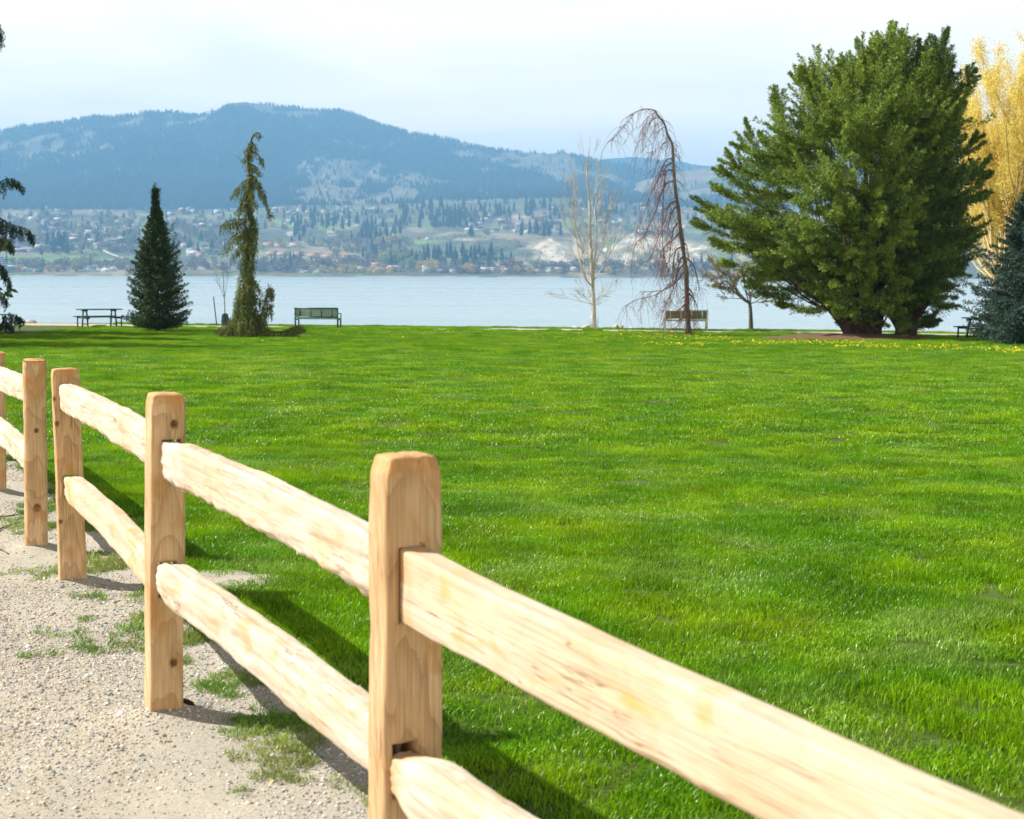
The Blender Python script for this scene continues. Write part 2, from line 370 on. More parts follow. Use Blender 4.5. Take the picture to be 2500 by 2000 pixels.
# ============================================================ SPLIT-WOOD FENCES
def wood_mat(name, light, mid, dark, rough=.75, orange=None, ring=.42):
    m, nt, p, _ = mat_new(name)
    a = N(nt, 'ShaderNodeAttribute', attribute_name='grain')      # x,y across the timber, z along it
    def noise(scale, st, detail=4, dist=0, rg=.5):
        mp = N(nt, 'ShaderNodeMapping', i={'Scale': st}); L(nt, a.outputs['Vector'], mp.inputs[0])
        n = N(nt, 'ShaderNodeTexNoise', i={'Scale': scale, 'Detail': detail, 'Distortion': dist, 'Roughness': rg}); L(nt, mp.outputs[0], n.inputs['Vector']); return n
    blot = noise(6.0, (1, 1, .5), 3, .5)
    warp = noise(5.0, (1.2, 1.2, .45), 2, .3)
    ln = N(nt, 'ShaderNodeVectorMath', operation='MULTIPLY'); ln.inputs[1].default_value = (1, 1, 0.06); L(nt, a.outputs['Vector'], ln.inputs[0])
    off = N(nt, 'ShaderNodeVectorMath', operation='SUBTRACT'); off.inputs[1].default_value = (-.02, .05, .0); L(nt, ln.outputs[0], off.inputs[0])
    le = N(nt, 'ShaderNodeVectorMath', operation='LENGTH'); L(nt, off.outputs[0], le.inputs[0])
    ad = N(nt, 'ShaderNodeMath', operation='MULTIPLY_ADD'); ad.inputs[1].default_value = .055; L(nt, warp.outputs['Fac'], ad.inputs[0]); L(nt, le.outputs['Value'], ad.inputs[2])
    fr = N(nt, 'ShaderNodeMath', operation='MULTIPLY'); fr.inputs[1].default_value = 95.0; L(nt, ad.outputs[0], fr.inputs[0])
    fc = N(nt, 'ShaderNodeMath', operation='FRACT'); L(nt, fr.outputs[0], fc.inputs[0])
    pw = N(nt, 'ShaderNodeMath', operation='POWER'); pw.inputs[1].default_value = 3.0; L(nt, fc.outputs[0], pw.inputs[0])
    fib = noise(1.0, (240, 240, 4), 3)
    x1 = N(nt, 'ShaderNodeMix', data_type='RGBA'); x1.inputs[6].default_value = (*light, 1); x1.inputs[7].default_value = (*mid, 1)
    r1 = N(nt, 'ShaderNodeMapRange', i={1: .36, 2: .66}); L(nt, blot.outputs['Fac'], r1.inputs[0]); L(nt, r1.outputs[0], x1.inputs[0])
    x2 = N(nt, 'ShaderNodeMix', data_type='RGBA'); x2.inputs[7].default_value = (*dark, 1); L(nt, x1.outputs[2], x2.inputs[6])
    m1 = N(nt, 'ShaderNodeMath', operation='MULTIPLY'); m1.inputs[1].default_value = ring; L(nt, pw.outputs[0], m1.inputs[0]); L(nt, m1.outputs[0], x2.inputs[0])
    x3 = N(nt, 'ShaderNodeMix', data_type='RGBA', blend_type='MULTIPLY'); x3.inputs[0].default_value = 1; L(nt, x2.outputs[2], x3.inputs[6])
    r3 = N(nt, 'ShaderNodeMapRange', i={1: .3, 2: .7, 3: .66 if ring > .3 else .80, 4: 1.14 if ring > .3 else 1.09}); L(nt, fib.outputs['Fac'], r3.inputs[0]); L(nt, r3.outputs[0], x3.inputs[7])
    kn = N(nt, 'ShaderNodeAttribute', attribute_name='knot')
    x4 = N(nt, 'ShaderNodeMix', data_type='RGBA'); x4.inputs[7].default_value = (.13, .055, .018, 1); L(nt, kn.outputs['Fac'], x4.inputs[0]); L(nt, x3.outputs[2], x4.inputs[6])
    st = N(nt, 'ShaderNodeAttribute', attribute_name='stain')
    x5 = N(nt, 'ShaderNodeMix', data_type='RGBA'); x5.inputs[7].default_value = (.55, .25, .06, 1); L(nt, st.outputs['Fac'], x5.inputs[0]); L(nt, x4.outputs[2], x5.inputs[6])
    cr_ = noise(1.0, (34, 34, 1.1), 3, .4); ca = N(nt, 'ShaderNodeMath', operation='SUBTRACT'); ca.inputs[1].default_value = .5; L(nt, cr_.outputs['Fac'], ca.inputs[0])
    cb = N(nt, 'ShaderNodeMath', operation='ABSOLUTE'); L(nt, ca.outputs[0], cb.inputs[0]); cc = N(nt, 'ShaderNodeMapRange', i={1: .0, 2: .012, 3: 1, 4: 0}); L(nt, cb.outputs[0], cc.inputs[0])
    gate = noise(1.0, (9, 9, 3.2), 2); gg = N(nt, 'ShaderNodeMapRange', i={1: .47, 2: .56, 3: 0, 4: .9}); L(nt, gate.outputs['Fac'], gg.inputs[0]); cm = N(nt, 'ShaderNodeMath', operation='MULTIPLY'); L(nt, cc.outputs[0], cm.inputs[0]); L(nt, gg.outputs[0], cm.inputs[1])
    x6 = N(nt, 'ShaderNodeMix', data_type='RGBA'); x6.inputs[7].default_value = (.20, .10, .04, 1); L(nt, cm.outputs[0], x6.inputs[0]); L(nt, x5.outputs[2], x6.inputs[6]); x5 = x6
    if orange:
        ob = noise(1.0, (9, 9, 5.5), 3, .8); orr = N(nt, 'ShaderNodeMapRange', i={1: .53, 2: .70, 3: 0, 4: .85}); L(nt, ob.outputs['Fac'], orr.inputs[0])
        x7 = N(nt, 'ShaderNodeMix', data_type='RGBA'); x7.inputs[7].default_value = (*orange, 1); L(nt, orr.outputs[0], x7.inputs[0]); L(nt, x5.outputs[2], x7.inputs[6]); x5 = x7
    L(nt, x5.outputs[2], p.inputs['Base Color']); p.inputs['Roughness'].default_value = rough; p.inputs['Specular IOR Level'].default_value = .25
    b1 = N(nt, 'ShaderNodeMath', operation='MULTIPLY_ADD'); b1.inputs[1].default_value = -.3; L(nt, pw.outputs[0], b1.inputs[0]); L(nt, fib.outputs['Fac'], b1.inputs[2])
    bp = N(nt, 'ShaderNodeBump', i={'Strength': .45, 'Distance': .0025}); L(nt, b1.outputs[0], bp.inputs['Height']); L(nt, bp.outputs[0], p.inputs['Normal'])
    return m
WOOD_POST = wood_mat("cedar_post", (.66, .455, .265), (.53, .34, .17), (.24, .12, .045), orange=(.46, .23, .075))
WOOD_RAIL = wood_mat("cedar_rail", (.60, .525, .43), (.55, .44, .31), (.42, .24, .10), orange=(.52, .36, .20), ring=.14)
WOOD_RAIL2 = wood_mat("smooth_cedar_rail", (.60, .505, .385), (.56, .42, .27), (.48, .27, .10), orange=(.60, .34, .11), ring=.16)

def timber(name, mat, A, B, w, t, side, parent, seed=0, rough=.006, bow=0.0, knots=(), taper0=(1, 1, .0), taper1=(1, 1, .0), round_=.18,
           wf=None, ragged=0.0, stain_ends=0.0, stations=None, chips=0, tri=0.0, origin=(0, 0, 0), notches=(), sidebow=0.0):
    """sweep from A to B; w along 'side' (unit vector), t across it. taperN = (w factor, t factor, length)"""
    A, B = np.array(A, float), np.array(B, float); D = B - A; Ln = np.linalg.norm(D); d = D / Ln
    s_ = np.array(side, float); s_ -= d * (s_ @ d); s_ /= np.linalg.norm(s_); q = np.cross(d, s_)
    m = stations or max(30, int(Ln / .009)); n = 72
    u = np.linspace(0, 1, m)
    a = np.linspace(0, 2 * math.pi, n, endpoint=False) + math.pi / n
    e = round_                                                     # superellipse corners
    cx = np.sign(np.cos(a)) * np.abs(np.cos(a)) ** e; cy = np.sign(np.sin(a)) * np.abs(np.sin(a)) ** e
    aa = np.linspace(0, 2 * math.pi, 1441) + .01; hx = np.sign(np.cos(aa)) * np.abs(np.cos(aa)) ** e * w / 2; hy = np.sign(np.sin(aa)) * np.abs(np.sin(aa)) ** e * t / 2
    sl = np.concatenate([[0], np.cumsum(np.hypot(np.diff(hx), np.diff(hy)))]); sp_ = np.linspace(0, sl[-1], n + 1)[:-1]; cx = np.interp(sp_, sl, hx) / (w / 2); cy = np.interp(sp_, sl, hy) / (t / 2)
    cx = cx + tri * .25 * cy * np.abs(cy)
    lz = u * Ln
    kw = 1 + .05 * fbm(lz * 3.2, seed * 7.7, 0, 3, seed); kt = 1 + .08 * fbm(lz * 2.6, seed * 3.3, 4, 3, seed + 1)
    if wf is not None: kw = kw * np.interp(u, *wf)
    for (fw, ft, tl), dist in ((taper0, lz), (taper1, Ln - lz)):
        if tl > 0:
            g_ = sstep(0, tl, dist); kw = kw * (fw + (1 - fw) * g_); kt = kt * (ft + (1 - ft) * g_)
    kw = kw[:, None] * np.ones(n); kt = kt[:, None] * np.ones(n)
    PX = cx[None] * w / 2 * kw; PY = cy[None] * t / 2 * kt
    # facets of split wood
    LZ = lz[:, None] * np.ones(n)
    nn = fbm(PX * 22 + seed * 5, PY * 22, LZ * 2.2, 4, seed + 3) * rough + fbm(PX * 60, PY * 60 + seed, LZ * 9, 3, seed + 5) * rough * .45
    hew = fbm(PX * 9 + seed, PY * 9, LZ * 2.6, 2, seed + 13); nn = nn + rough * .7 * (np.round(hew * 3) / 3 * .6 + hew * .4)
    if ragged:
        lower = np.clip(-cx, 0, 1)[None] ** 2
        nn = nn + ragged * lower * (np.abs(fbm(LZ * 9, seed * 1.7, cy[None] * 2, 4, seed + 8)) * 2 - .6)
    rad = np.hypot(PX, PY) + 1e-9
    kn = np.zeros_like(LZ)
    for (kx, ky, kz, kr) in knots:
        dd = np.sqrt((PX - kx) ** 2 + (PY - ky) ** 2 + ((LZ - kz) * .8) ** 2); kn = np.maximum(kn, 1 - sstep(kr * .55, kr, dd)); nn = nn + .004 * np.exp(-(dd / (kr * 1.6)) ** 2) - .006 * np.exp(-(dd / (kr * .4)) ** 2)
    for (kx, ky, kz, kr, dp) in notches:
        dd = np.sqrt((PX - kx) ** 2 + (PY - ky) ** 2 + (LZ - kz) ** 2 * .35); nn = nn - dp * np.exp(-(dd / kr) ** 2)
    PX = PX * (1 + nn / rad); PY = PY * (1 + nn / rad)
    stn = np.zeros_like(LZ)
    if stain_ends:
        stn = np.maximum(1 - LZ / stain_ends, 0) + np.maximum(1 - (Ln - LZ) / stain_ends, 0); stn = np.clip(stn * (0.6 + fbm(PX * 30, PY * 30, LZ * 20, 3, seed)), 0, .7)
    C = A + u[:, None] * D + bow * (np.sin(math.pi * u))[:, None] * s_ + sidebow * (np.sin(math.pi * u * 1.7 + seed))[:, None] * q
    V = C[:, None] + PX[..., None] * s_ + PY[..., None] * q
    G = np.stack([PX, PY, LZ + seed * 1.37], -1)
    V = V.reshape(-1, 3); G = G.reshape(-1, 3); kn = kn.ravel(); stn = stn.ravel()
    i = np.arange(m - 1)[:, None] * n; j = np.arange(n)[None]; j2 = (j + 1) % n
    Q = [np.stack([i + j, i + j2, i + n + j2, i + n + j], -1).reshape(-1, 4)]
    T = []
    # end caps: chamfer ring, then shrinking rings
    for base, sg, cen in ((0, -1, A), ((m - 1) * n, 1, B)):
        prev = np.arange(n) + base; ring0 = V[prev]; cc = ring0.mean(0)
        for f_, out_ in ((.93, .006), (.6, .010), (.3, .010)):
            nz_ = fbm(ring0[:, 0] * 40, ring0[:, 1] * 40 * f_, ring0[:, 2] * 40, 2, seed)[:, None] * .0035
            nv = cc + (ring0 - cc) * f_ + d * sg * (out_ + nz_)
            nb = len(V); V = np.concatenate([V, nv]); G = np.concatenate([G, G[base:base + n] * np.array([f_, f_, 1])]); kn = np.concatenate([kn, np.zeros(n)]); stn = np.concatenate([stn, np.full(n, .35 if stain_ends else 0.)])
            cur = np.arange(n) + nb
            q_ = np.stack([prev, cur, np.roll(cur, -1), np.roll(prev, -1)], -1)
            Q.append(q_ if sg < 0 else q_[:, ::-1]); Q[-1] = Q[-1][:, ::-1]; prev = cur
        nb = len(V); V = np.concatenate([V, [cc + d * sg * .010]]); G = np.concatenate([G, [G[base]]]); kn = np.append(kn, 0); stn = np.append(stn, .3 if stain_ends else 0)
        t_ = np.stack([prev, np.roll(prev, -1), np.full(n, nb)], -1); T.append(t_[:, ::-1] if sg < 0 else t_)
    # splinters lifting off the lower edge
    r_ = np.random.default_rng(seed + 900)
    for k in range(chips):
        uu_ = r_.uniform(.03, .97); c_ = A + uu_ * D + bow * math.sin(math.pi * uu_) * s_
        ed = r_.choice([-1, -1, -1, 1]); sd = r_.choice([-1, 1])
        b0 = c_ + s_ * ed * w * .5 * .93 * float(np.interp(uu_, u, kw[:, 0])) + q * sd * t * r_.uniform(.1, .45)
        ln_ = r_.uniform(.008, .028); dr = d * r_.choice([-1, 1]) + s_ * ed * r_.uniform(.15, .8) + q * sd * r_.uniform(0, .5); dr /= np.linalg.norm(dr)
        wd = r_.uniform(.0015, .005); side_ = np.cross(dr, q + .3 * s_); side_ /= np.linalg.norm(side_)
        nb = len(V); V = np.concatenate([V, [b0 - dr * ln_ * .4 - side_ * wd, b0 - dr * ln_ * .4 + side_ * wd, b0 + dr * ln_ * .6, b0 + q * sd * wd]])
        G = np.concatenate([G, np.array([[0, 0, uu_ * Ln]] * 4)]); kn = np.append(kn, [0] * 4); stn = np.append(stn, [.15] * 4)
        T.append(np.array([(nb, nb + 1, nb + 2), (nb, nb + 3, nb + 1), (nb + 1, nb + 3, nb + 2), (nb + 3, nb, nb + 2)]))
    V = V - np.array(origin)
    q0 = np.concatenate(Q); vol = np.einsum('ij,ij->i', V[q0[:, 0]] - V[q0[0, 0]], np.cross(V[q0[:, 1]] - V[q0[0, 0]], V[q0[:, 2]] - V[q0[0, 0]])).sum()
    if vol < 0: Q = [x_[:, ::-1] for x_ in Q]; T = [np.asarray(x_)[:, ::-1] for x_ in T]
    o = mk(name, V, np.concatenate(T), np.concatenate(Q), mat, parent, smooth=True, attrs={'grain': G, 'knot': kn, 'stain': stn})
    return o

def outward(o):
    import bmesh
    b_ = bmesh.new(); b_.from_mesh(o.data); bmesh.ops.recalc_face_normals(b_, faces=b_.faces); b_.to_mesh(o.data); b_.free()
def mortise(post, c, d, wd, ht):
    """cut a slot right through a post, along the fence"""
    m_ = MB(); M = np.array([[d[0], acr(d)[0], 0], [d[1], acr(d)[1], 0], [0, 0, 1]]); m_.box(np.array(c) - np.array(post.parent.location), (.4, wd, ht), M=M)
    k = m_.build('cutter', post.data.materials[0]); k.parent = post.parent
    outward(post); outward(k)
    md = post.modifiers.new('m', 'BOOLEAN'); md.operation = 'DIFFERENCE'; md.object = k; md.solver = 'EXACT'
    bpy.context.view_layer.update(); dg = bpy.context.evaluated_depsgraph_get(); me = bpy.data.meshes.new_from_object(post.evaluated_get(dg)); post.modifiers.clear(); post.data = me; bpy.data.objects.remove(k)
def unit(v): v = np.array(v, float); return v / np.linalg.norm(v)
fa = unit([*(P2 - P1), 0]); fb = unit([*(P3 - P2), 0]); fc_ = unit([*(P5 - P4), 0])      # fence directions, away from the camera
def acr(d): return np.array([d[1], -d[0], 0])                                          # to the right of the line
Z3 = np.array([0, 0, 1.0])
def base(pxy, dz=-.12): return np.array([pxy[0], pxy[1], float(gz(*pxy)) + dz])
def zat(px, py, Y): return at(px, py, Y)[2]

org = base(P2, 0)
fence = empty('split_rail_fence', org, 0, 'nearer pale split-rail cedar fence running off the bottom right corner', 'fence')
o_ = tuple(org)
topz = lambda px, py, Y: at(px, py, Y)[2]
T1 = at(991, 1118, P1[1]); T2 = at(404, 966, P2[1]); T3 = at(159, 904, P3[1])
b1 = base(P1); b2 = base(P2); b3 = base(P3)
post_dir1 = unit(fa + .06 * acr(fa)); 
q1 = timber('post', WOOD_POST, b1, T1, .148, .105, acr(fa), fence, 1, .005, knots=[(.03, -.05, .55, .012)], taper1=(.88, .86, .035), round_=.17, stain_ends=.05, tri=.12, origin=o_,
       notches=[(.045, -.055, .98, .035, .010)], wf=([0, .80, .84, 1], [1, 1, .99, .93]))
q2 = timber('post', WOOD_POST, b2, T2, .120, .100, acr(unit(fa + fb)), fence, 2, .003, knots=[(.02, -.05, .33, .017), (.016, -.05, 1.165, .017)], taper1=(.92, .88, .03), round_=.15, stain_ends=.04, origin=o_)
q3 = timber('post', WOOD_POST, b3, T3, .128, .095, acr(fb), fence, 3, .006, knots=[(-.05, -.045, .45, .013), (-.05, -.045, .93, .013), (-.055, -.04, 1.05, .012)], taper1=(.93, .9, .03), round_=.18, sidebow=.006, origin=o_, stain_ends=.03)
# where rails meet posts, measured: heights of the rail centre line
def rail(a, b, za, zb, h, t, seed, mat=WOOD_RAIL, **k):
    A = np.array([a[0], a[1], za]); B = np.array([b[0], b[1], zb])
    return timber('rail', mat, A, B, h, t, Z3, fence, seed, origin=o_, **k)
def line_z(px, py):
    s_ = np.linspace(0, 2.2, 400); Q = np.array([*P1, 0])[None] - fa[None] * s_[:, None]; X = Q[:, 0] / Q[:, 1]; d = ray(px, py); i_ = int(np.argmin(np.abs(X - d[0] / d[1]))); return s_[i_], at(px, py, Q[i_, 1])[2]
s0_, z0_ = line_z(2490, 1990); s1_, z1_ = line_z(1850, 2000); LT = float(np.hypot(*(P0 - P1))); print('near rail', s0_, z0_, s1_, z1_, LT, 'P', P1, P2, P3, P4, P5)
ZN = .774 + (z1_ - .774) * (LT - .1) / s1_ + .104
def along(p, d, s_, side=0.0): q = np.array([*p, 0]) + d * s_ + acr(d) * side; return q[:2]
def axis_at(b_, T_, z_): f_ = (z_ - b_[2]) / (T_[2] - b_[2]); return (b_ + (T_ - b_) * f_)[:2]
def slot(q_, b_, T_, d_, z_, h_, side, wd=.066):
    c_ = axis_at(b_, T_, z_) + acr(d_)[:2] * side; mortise(q_, (c_[0], c_[1], z_), d_, wd, h_); return c_
A1 = slot(q1, b1, T1, fa, .862, .168, -.010); A1b = slot(q1, b1, T1, fa, .440, .125, -.026)
A2 = slot(q2, b2, T2, fb, .915, .128, .014); A2b = slot(q2, b2, T2, fb, .492, .122, .002)
A3 = slot(q3, b3, T3, fb, .940, .125, .0); A3b = slot(q3, b3, T3, fb, .505, .110, .0)
rail(along(A1, fa, -.035, .0), along(P0, fa, -.1), .860, ZN, .155, .066, 11, WOOD_RAIL2, rough=.004, taper0=(1.0, .8, .05), wf=([0, .22, .6, 1], [1.09, 1.0, .98, 1.0]), round_=.13, chips=10, ragged=.002, stain_ends=.10, bow=-.006)
rail(along(A1b, fa, -.035, -.006), along(P0, fa, -.1), .428, .36, .15, .095, 12, WOOD_RAIL, rough=.009, taper0=(.62, .7, .20), round_=.33, chips=10, ragged=.008, stain_ends=.12, bow=.02)
rail(along(A2, fb, -.035, .004), along(A1, fa, .035), .905, .872, .150, .09, 13, WOOD_RAIL, rough=.010, taper0=(.78, .85, .22), taper1=(.9, .8, .12), round_=.30, chips=26, ragged=.012, tri=.5,
     notches=[(.02, -.05, 1.45, .02, .012), (-.03, -.05, .35, .02, .01)], bow=.012)
rail(along(A2b, fb, -.035, .0), along(A1b, fa, .035), .492, .458, .150, .09, 14, WOOD_RAIL, rough=.010, taper0=(.72, .85, .15), taper1=(.95, .8, .12), round_=.33, chips=22, ragged=.008, tri=.45,
     notches=[(-.04, -.05, .30, .02, .014), (-.06, -.03, .75, .02, .01)], bow=.012)
rail(along(A3, fb, -.035, .0), along(A2, fb, .035), .94, .92, .135, .085, 15, WOOD_RAIL, rough=.009, taper1=(.9, .55, .14), taper0=(.85, .8, .12), round_=.30, chips=18, ragged=.008, tri=.3, bow=.01)
rail(along(A3b, fb, -.035, .0), along(A2b, fb, .035), .505, .475, .135, .08, 16, WOOD_RAIL2, rough=.006, taper1=(.9, .55, .14), taper0=(.7, .8, .2), round_=.36, chips=14, ragged=.004, bow=.02)

org = base(P4, 0); o_ = tuple(org)
fence = empty('split_rail_fence', org, 0, 'farther pale split-rail fence cut by the left edge of the photo', 'fence')
timber('post', WOOD_POST, base(P4), at(84, 880, P4[1]), .122, .105, acr(fc_), fence, 4, .006, knots=[(.0, -.055, .37, .026), (.0, -.055, .80, .016)], taper1=(.95, .92, .03), round_=.55, origin=o_, stain_ends=.03)
timber('post', WOOD_POST, base(P5), at(-12, 862, P5[1]), .13, .10, acr(fc_), fence, 5, .004, round_=.4, origin=o_, stain_ends=.03)
P6 = P5 + (P5 - P4)
timber('post', WOOD_POST, base(P6), base(P6, 1.08), .13, .10, acr(fc_), fence, 6, .004, round_=.4, origin=o_, stain_ends=.03)
z4, z5 = float(gz(*P4)), float(gz(*P5))
for (za_, zb_, sd) in ((.895, .835, 17), (.512, .490, 18)):
    rail(P4, P5, za_, zb_, .125, .085, sd, WOOD_RAIL, rough=.009, taper0=(.85, .8, .15), round_=.30, chips=10, ragged=.008, tri=.4)
    rail(P5, P6, zb_, zb_ - .02, .125, .085, sd + 4, WOOD_RAIL, rough=.009, round_=.30, chips=4, ragged=.008)


# ============================================================ GRASS
def tuft(name, mat, seed, n=260, rad=.15, h=.05, w=.0026, lean=.55):
    r_ = np.random.default_rng(seed)
    a = r_.uniform(0, 6.28, n); rr = rad * np.sqrt(r_.random(n)); x0 = rr * np.cos(a); y0 = rr * np.sin(a)
    H = h * r_.uniform(.55, 1.2, n) * (1 - .35 * (rr / rad) ** 2); az = r_.uniform(0, 6.28, n); ln_ = lean * r_.uniform(.1, 1.3, n)
    dx, dy = np.cos(az), np.sin(az); W = w * r_.uniform(.6, 1.3, n); tw = az + math.pi / 2 + r_.normal(0, .6, n); sx, sy = np.cos(tw) * W, np.sin(tw) * W
    P = []
    for f_, lf, wf_ in ((0, 0, 1), (.55, .28, .85), (1, 1, 0)):
        cx = x0 + dx * H * ln_ * lf; cy = y0 + dy * H * ln_ * lf; cz = H * f_ * (1 - .25 * ln_ * f_) - .004
        if wf_: P += [np.stack([cx - sx * wf_, cy - sy * wf_, cz], -1), np.stack([cx + sx * wf_, cy + sy * wf_, cz], -1)]
        else: P += [np.stack([cx, cy, cz], -1)]
    V = np.stack(P, 1).reshape(-1, 3); i = np.arange(n) * 5
    Q = np.stack([i, i + 1, i + 3, i + 2], -1); T = np.stack([i + 2, i + 3, i + 4], -1)
    rn = np.repeat(r_.random(n), 5)
    return mk(name, V, T, Q, mat, link=False, attrs={'rnd': rn})
def grass_mat(name, base_, yel, gry, sc=.9):
    m, nt, p, out = mat_new(name)
    g = N(nt, 'ShaderNodeNewGeometry')
    n1 = N(nt, 'ShaderNodeTexNoise', i={'Scale': sc, 'Detail': 4, 'Roughness': .6}); L(nt, g.outputs['Position'], n1.inputs['Vector'])
    mp = N(nt, 'ShaderNodeMapping', i={'Location': (31, 17, 5)}); L(nt, g.outputs['Position'], mp.inputs[0])
    n2 = N(nt, 'ShaderNodeTexNoise', i={'Scale': sc * 1.3, 'Detail': 4, 'Roughness': .6}); L(nt, mp.outputs[0], n2.inputs['Vector'])
    x = N(nt, 'ShaderNodeMix', data_type='RGBA'); x.inputs[6].default_value = (*base_, 1); x.inputs[7].default_value = (*yel, 1)
    r = N(nt, 'ShaderNodeMapRange', i={1: .42, 2: .74}); L(nt, n1.outputs['Fac'], r.inputs[0]); L(nt, r.outputs[0], x.inputs[0])
    y = N(nt, 'ShaderNodeMix', data_type='RGBA'); y.inputs[7].default_value = (*gry, 1); L(nt, x.outputs[2], y.inputs[6])
    r = N(nt, 'ShaderNodeMapRange', i={1: .54, 2: .68, 4: .75}); L(nt, n2.outputs['Fac'], r.inputs[0]); L(nt, r.outputs[0], y.inputs[0])
    a = N(nt, 'ShaderNodeAttribute', attribute_name='rnd'); v = N(nt, 'ShaderNodeMapRange', i={3: .7, 4: 1.3}); L(nt, a.outputs['Fac'], v.inputs[0])
    mu0 = N(nt, 'ShaderNodeVectorMath', operation='MULTIPLY'); L(nt, y.outputs[2], mu0.inputs[0]); L(nt, v.outputs[0], mu0.inputs[1])
    n3 = N(nt, 'ShaderNodeTexNoise', i={'Scale': 2.1, 'Detail': 3, 'Roughness': .6}); L(nt, g.outputs['Position'], n3.inputs['Vector']); r3 = N(nt, 'ShaderNodeMapRange', i={1: .35, 2: .68, 3: .78, 4: 1.22}); L(nt, n3.outputs['Fac'], r3.inputs[0])
    mu = N(nt, 'ShaderNodeVectorMath', operation='MULTIPLY'); L(nt, mu0.outputs[0], mu.inputs[0]); L(nt, r3.outputs[0], mu.inputs[1])
    L(nt, mu.outputs[0], p.inputs['Base Color']); p.inputs['Roughness'].default_value = .34; p.inputs['Specular IOR Level'].default_value = .30
    t = N(nt, 'ShaderNodeBsdfTranslucent'); L(nt, mu.outputs[0], t.inputs[0])
    ms = N(nt, 'ShaderNodeMixShader', i={0: .35}); L(nt, p.outputs[0], ms.inputs[1]); L(nt, t.outputs[0], ms.inputs[2]); L(nt, ms.outputs[0], out.inputs[0])
    return m
GRASS = grass_mat("grass_blades", (.125, .310, .002), (.34, .50, .004), (.26, .42, .07))
DRY = grass_mat("thin_grass_blades", (.15, .28, .03), (.36, .36, .10), (.28, .32, .12))
fine = [tuft('tuft_%02d' % k, GRASS, 300 + k, 340, .14, .043, .0020) for k in range(8)]
coarse = [tuft('tuft_c%02d' % k, GRASS, 340 + k, 420, .26, .046, .0042) for k in range(6)]
thin = [tuft('tuft_t%02d' % k, DRY, 360 + k, 55, .05, .040, .0018, .9) for k in range(5)]

MULCH_C = ground(2060, 826)
path_y = lambda x: 57.6 - .19 * x + .25 * np.sin(np.asarray(x) * .2)
def on_lawn(x, y):
    ok = x > edge_x(y) + .05 * rng.normal(size=len(x))
    ok &= ~((np.abs(y - path_y(x)) < .95) & ((x > -1 + .4 * np.sin(y * 9)) | (x < -9.5)))
    e_ = ((x - MULCH_C[0]) / 3.1) ** 2 + ((y - MULCH_C[1]) / 1.7) ** 2 + .35 * fbm(x * 1.2, y * 1.2, 0, 2, 77)
    ok &= e_ > 1
    bp = ground(560, 1418); ok &= (((x - bp[0]) / .22) ** 2 + ((y - bp[1]) / .16) ** 2 + .6 * fbm(x * 9, y * 9, 0, 2, 78)) > .8
    return ok
def grass_field(y0, y1, dens, srcs, mul, name, label, xlim=None):
    A = 0; n = int(dens * (y1 - y0) * ((y1 + y0) * .37 + 2.5)); y = np.sqrt(rng.uniform(y0 ** 2, y1 ** 2, n)); x = rng.uniform(-1, 1, n) * (.37 * y + 1.2)
    k = on_lawn(x, y); x, y = x[k], y[k]; n = len(x)
    # thinner, lumpier turf: height changes from patch to patch
    hN = fbm(x * 1.9, y * 1.9, 0, 3, 51); hB = fbm(x * .45, y * .45, 0, 2, 52)
    s = mul * np.clip(1.05 + .85 * hN + .3 * hB, .70, 2.1)
    ed = np.clip(1 - (x - edge_x(y)) / .5, 0, 1); s = s * (1 + .35 * ed * (fbm(x * 3, y * 3, 0, 2, 53)))
    rough_ = sstep(33, 37, y + .1 * x + 1.0 * fbm(x * .3, y * .3, 0, 2, 3)); s = s * (1 + .5 * rough_)
    rot = np.stack([rng.normal(0, .045, n), rng.normal(0, .045, n), rng.uniform(0, 6.28, n)], -1)
    sc = np.stack([np.full(n, mul), np.full(n, mul), s], -1)
    return instancer(name, np.stack([x, y, gz(x, y)], -1), rot, sc, rng.integers(0, len(srcs), n), srcs, label, 'grass')
grass_field(3.6, 13, 74, fine, 1.0, 'lawn_grass', 'bright green mown grass of the near lawn beside the fence')
grass_field(13, 66, 15.5, coarse, 1.0, 'lawn_grass', 'bright green mown grass of the far lawn up to the lake shore')

# sparse grass creeping through the gravel along the fence
n = 8000; y = np.sqrt(rng.uniform(3.7 ** 2, 15 ** 2, n)); x = edge_x(y) - np.abs(rng.normal(0, .38, n))
dd = edge_x(y) - x
k = (fbm(x * 2.6, y * 2.6, 0, 3, 61) + .35 * fbm(x * 9, y * 9, 0, 2, 62) - .06 - .26 * dd + .25 * np.exp(-((x - P3[0] - .25) ** 2 + (y - P3[1] + .45) ** 2) / .25) > .0)
for q in (P2, P3, P4): k &= np.hypot(x - q[0], y - q[1]) > .13
k &= rng.random(n) < .8
x, y = x[k], y[k]; n = len(x)
instancer('gravel_grass', np.stack([x, y, gravel_z(x, y)], -1), np.stack([rng.normal(0, .2, n), rng.normal(0, .2, n), rng.uniform(0, 6.28, n)], -1),
          rng.uniform(.5, 1.15, n), rng.integers(0, 5, n), thin, 'thin tufts of grass creeping over the gravel under the fence', 'grass')

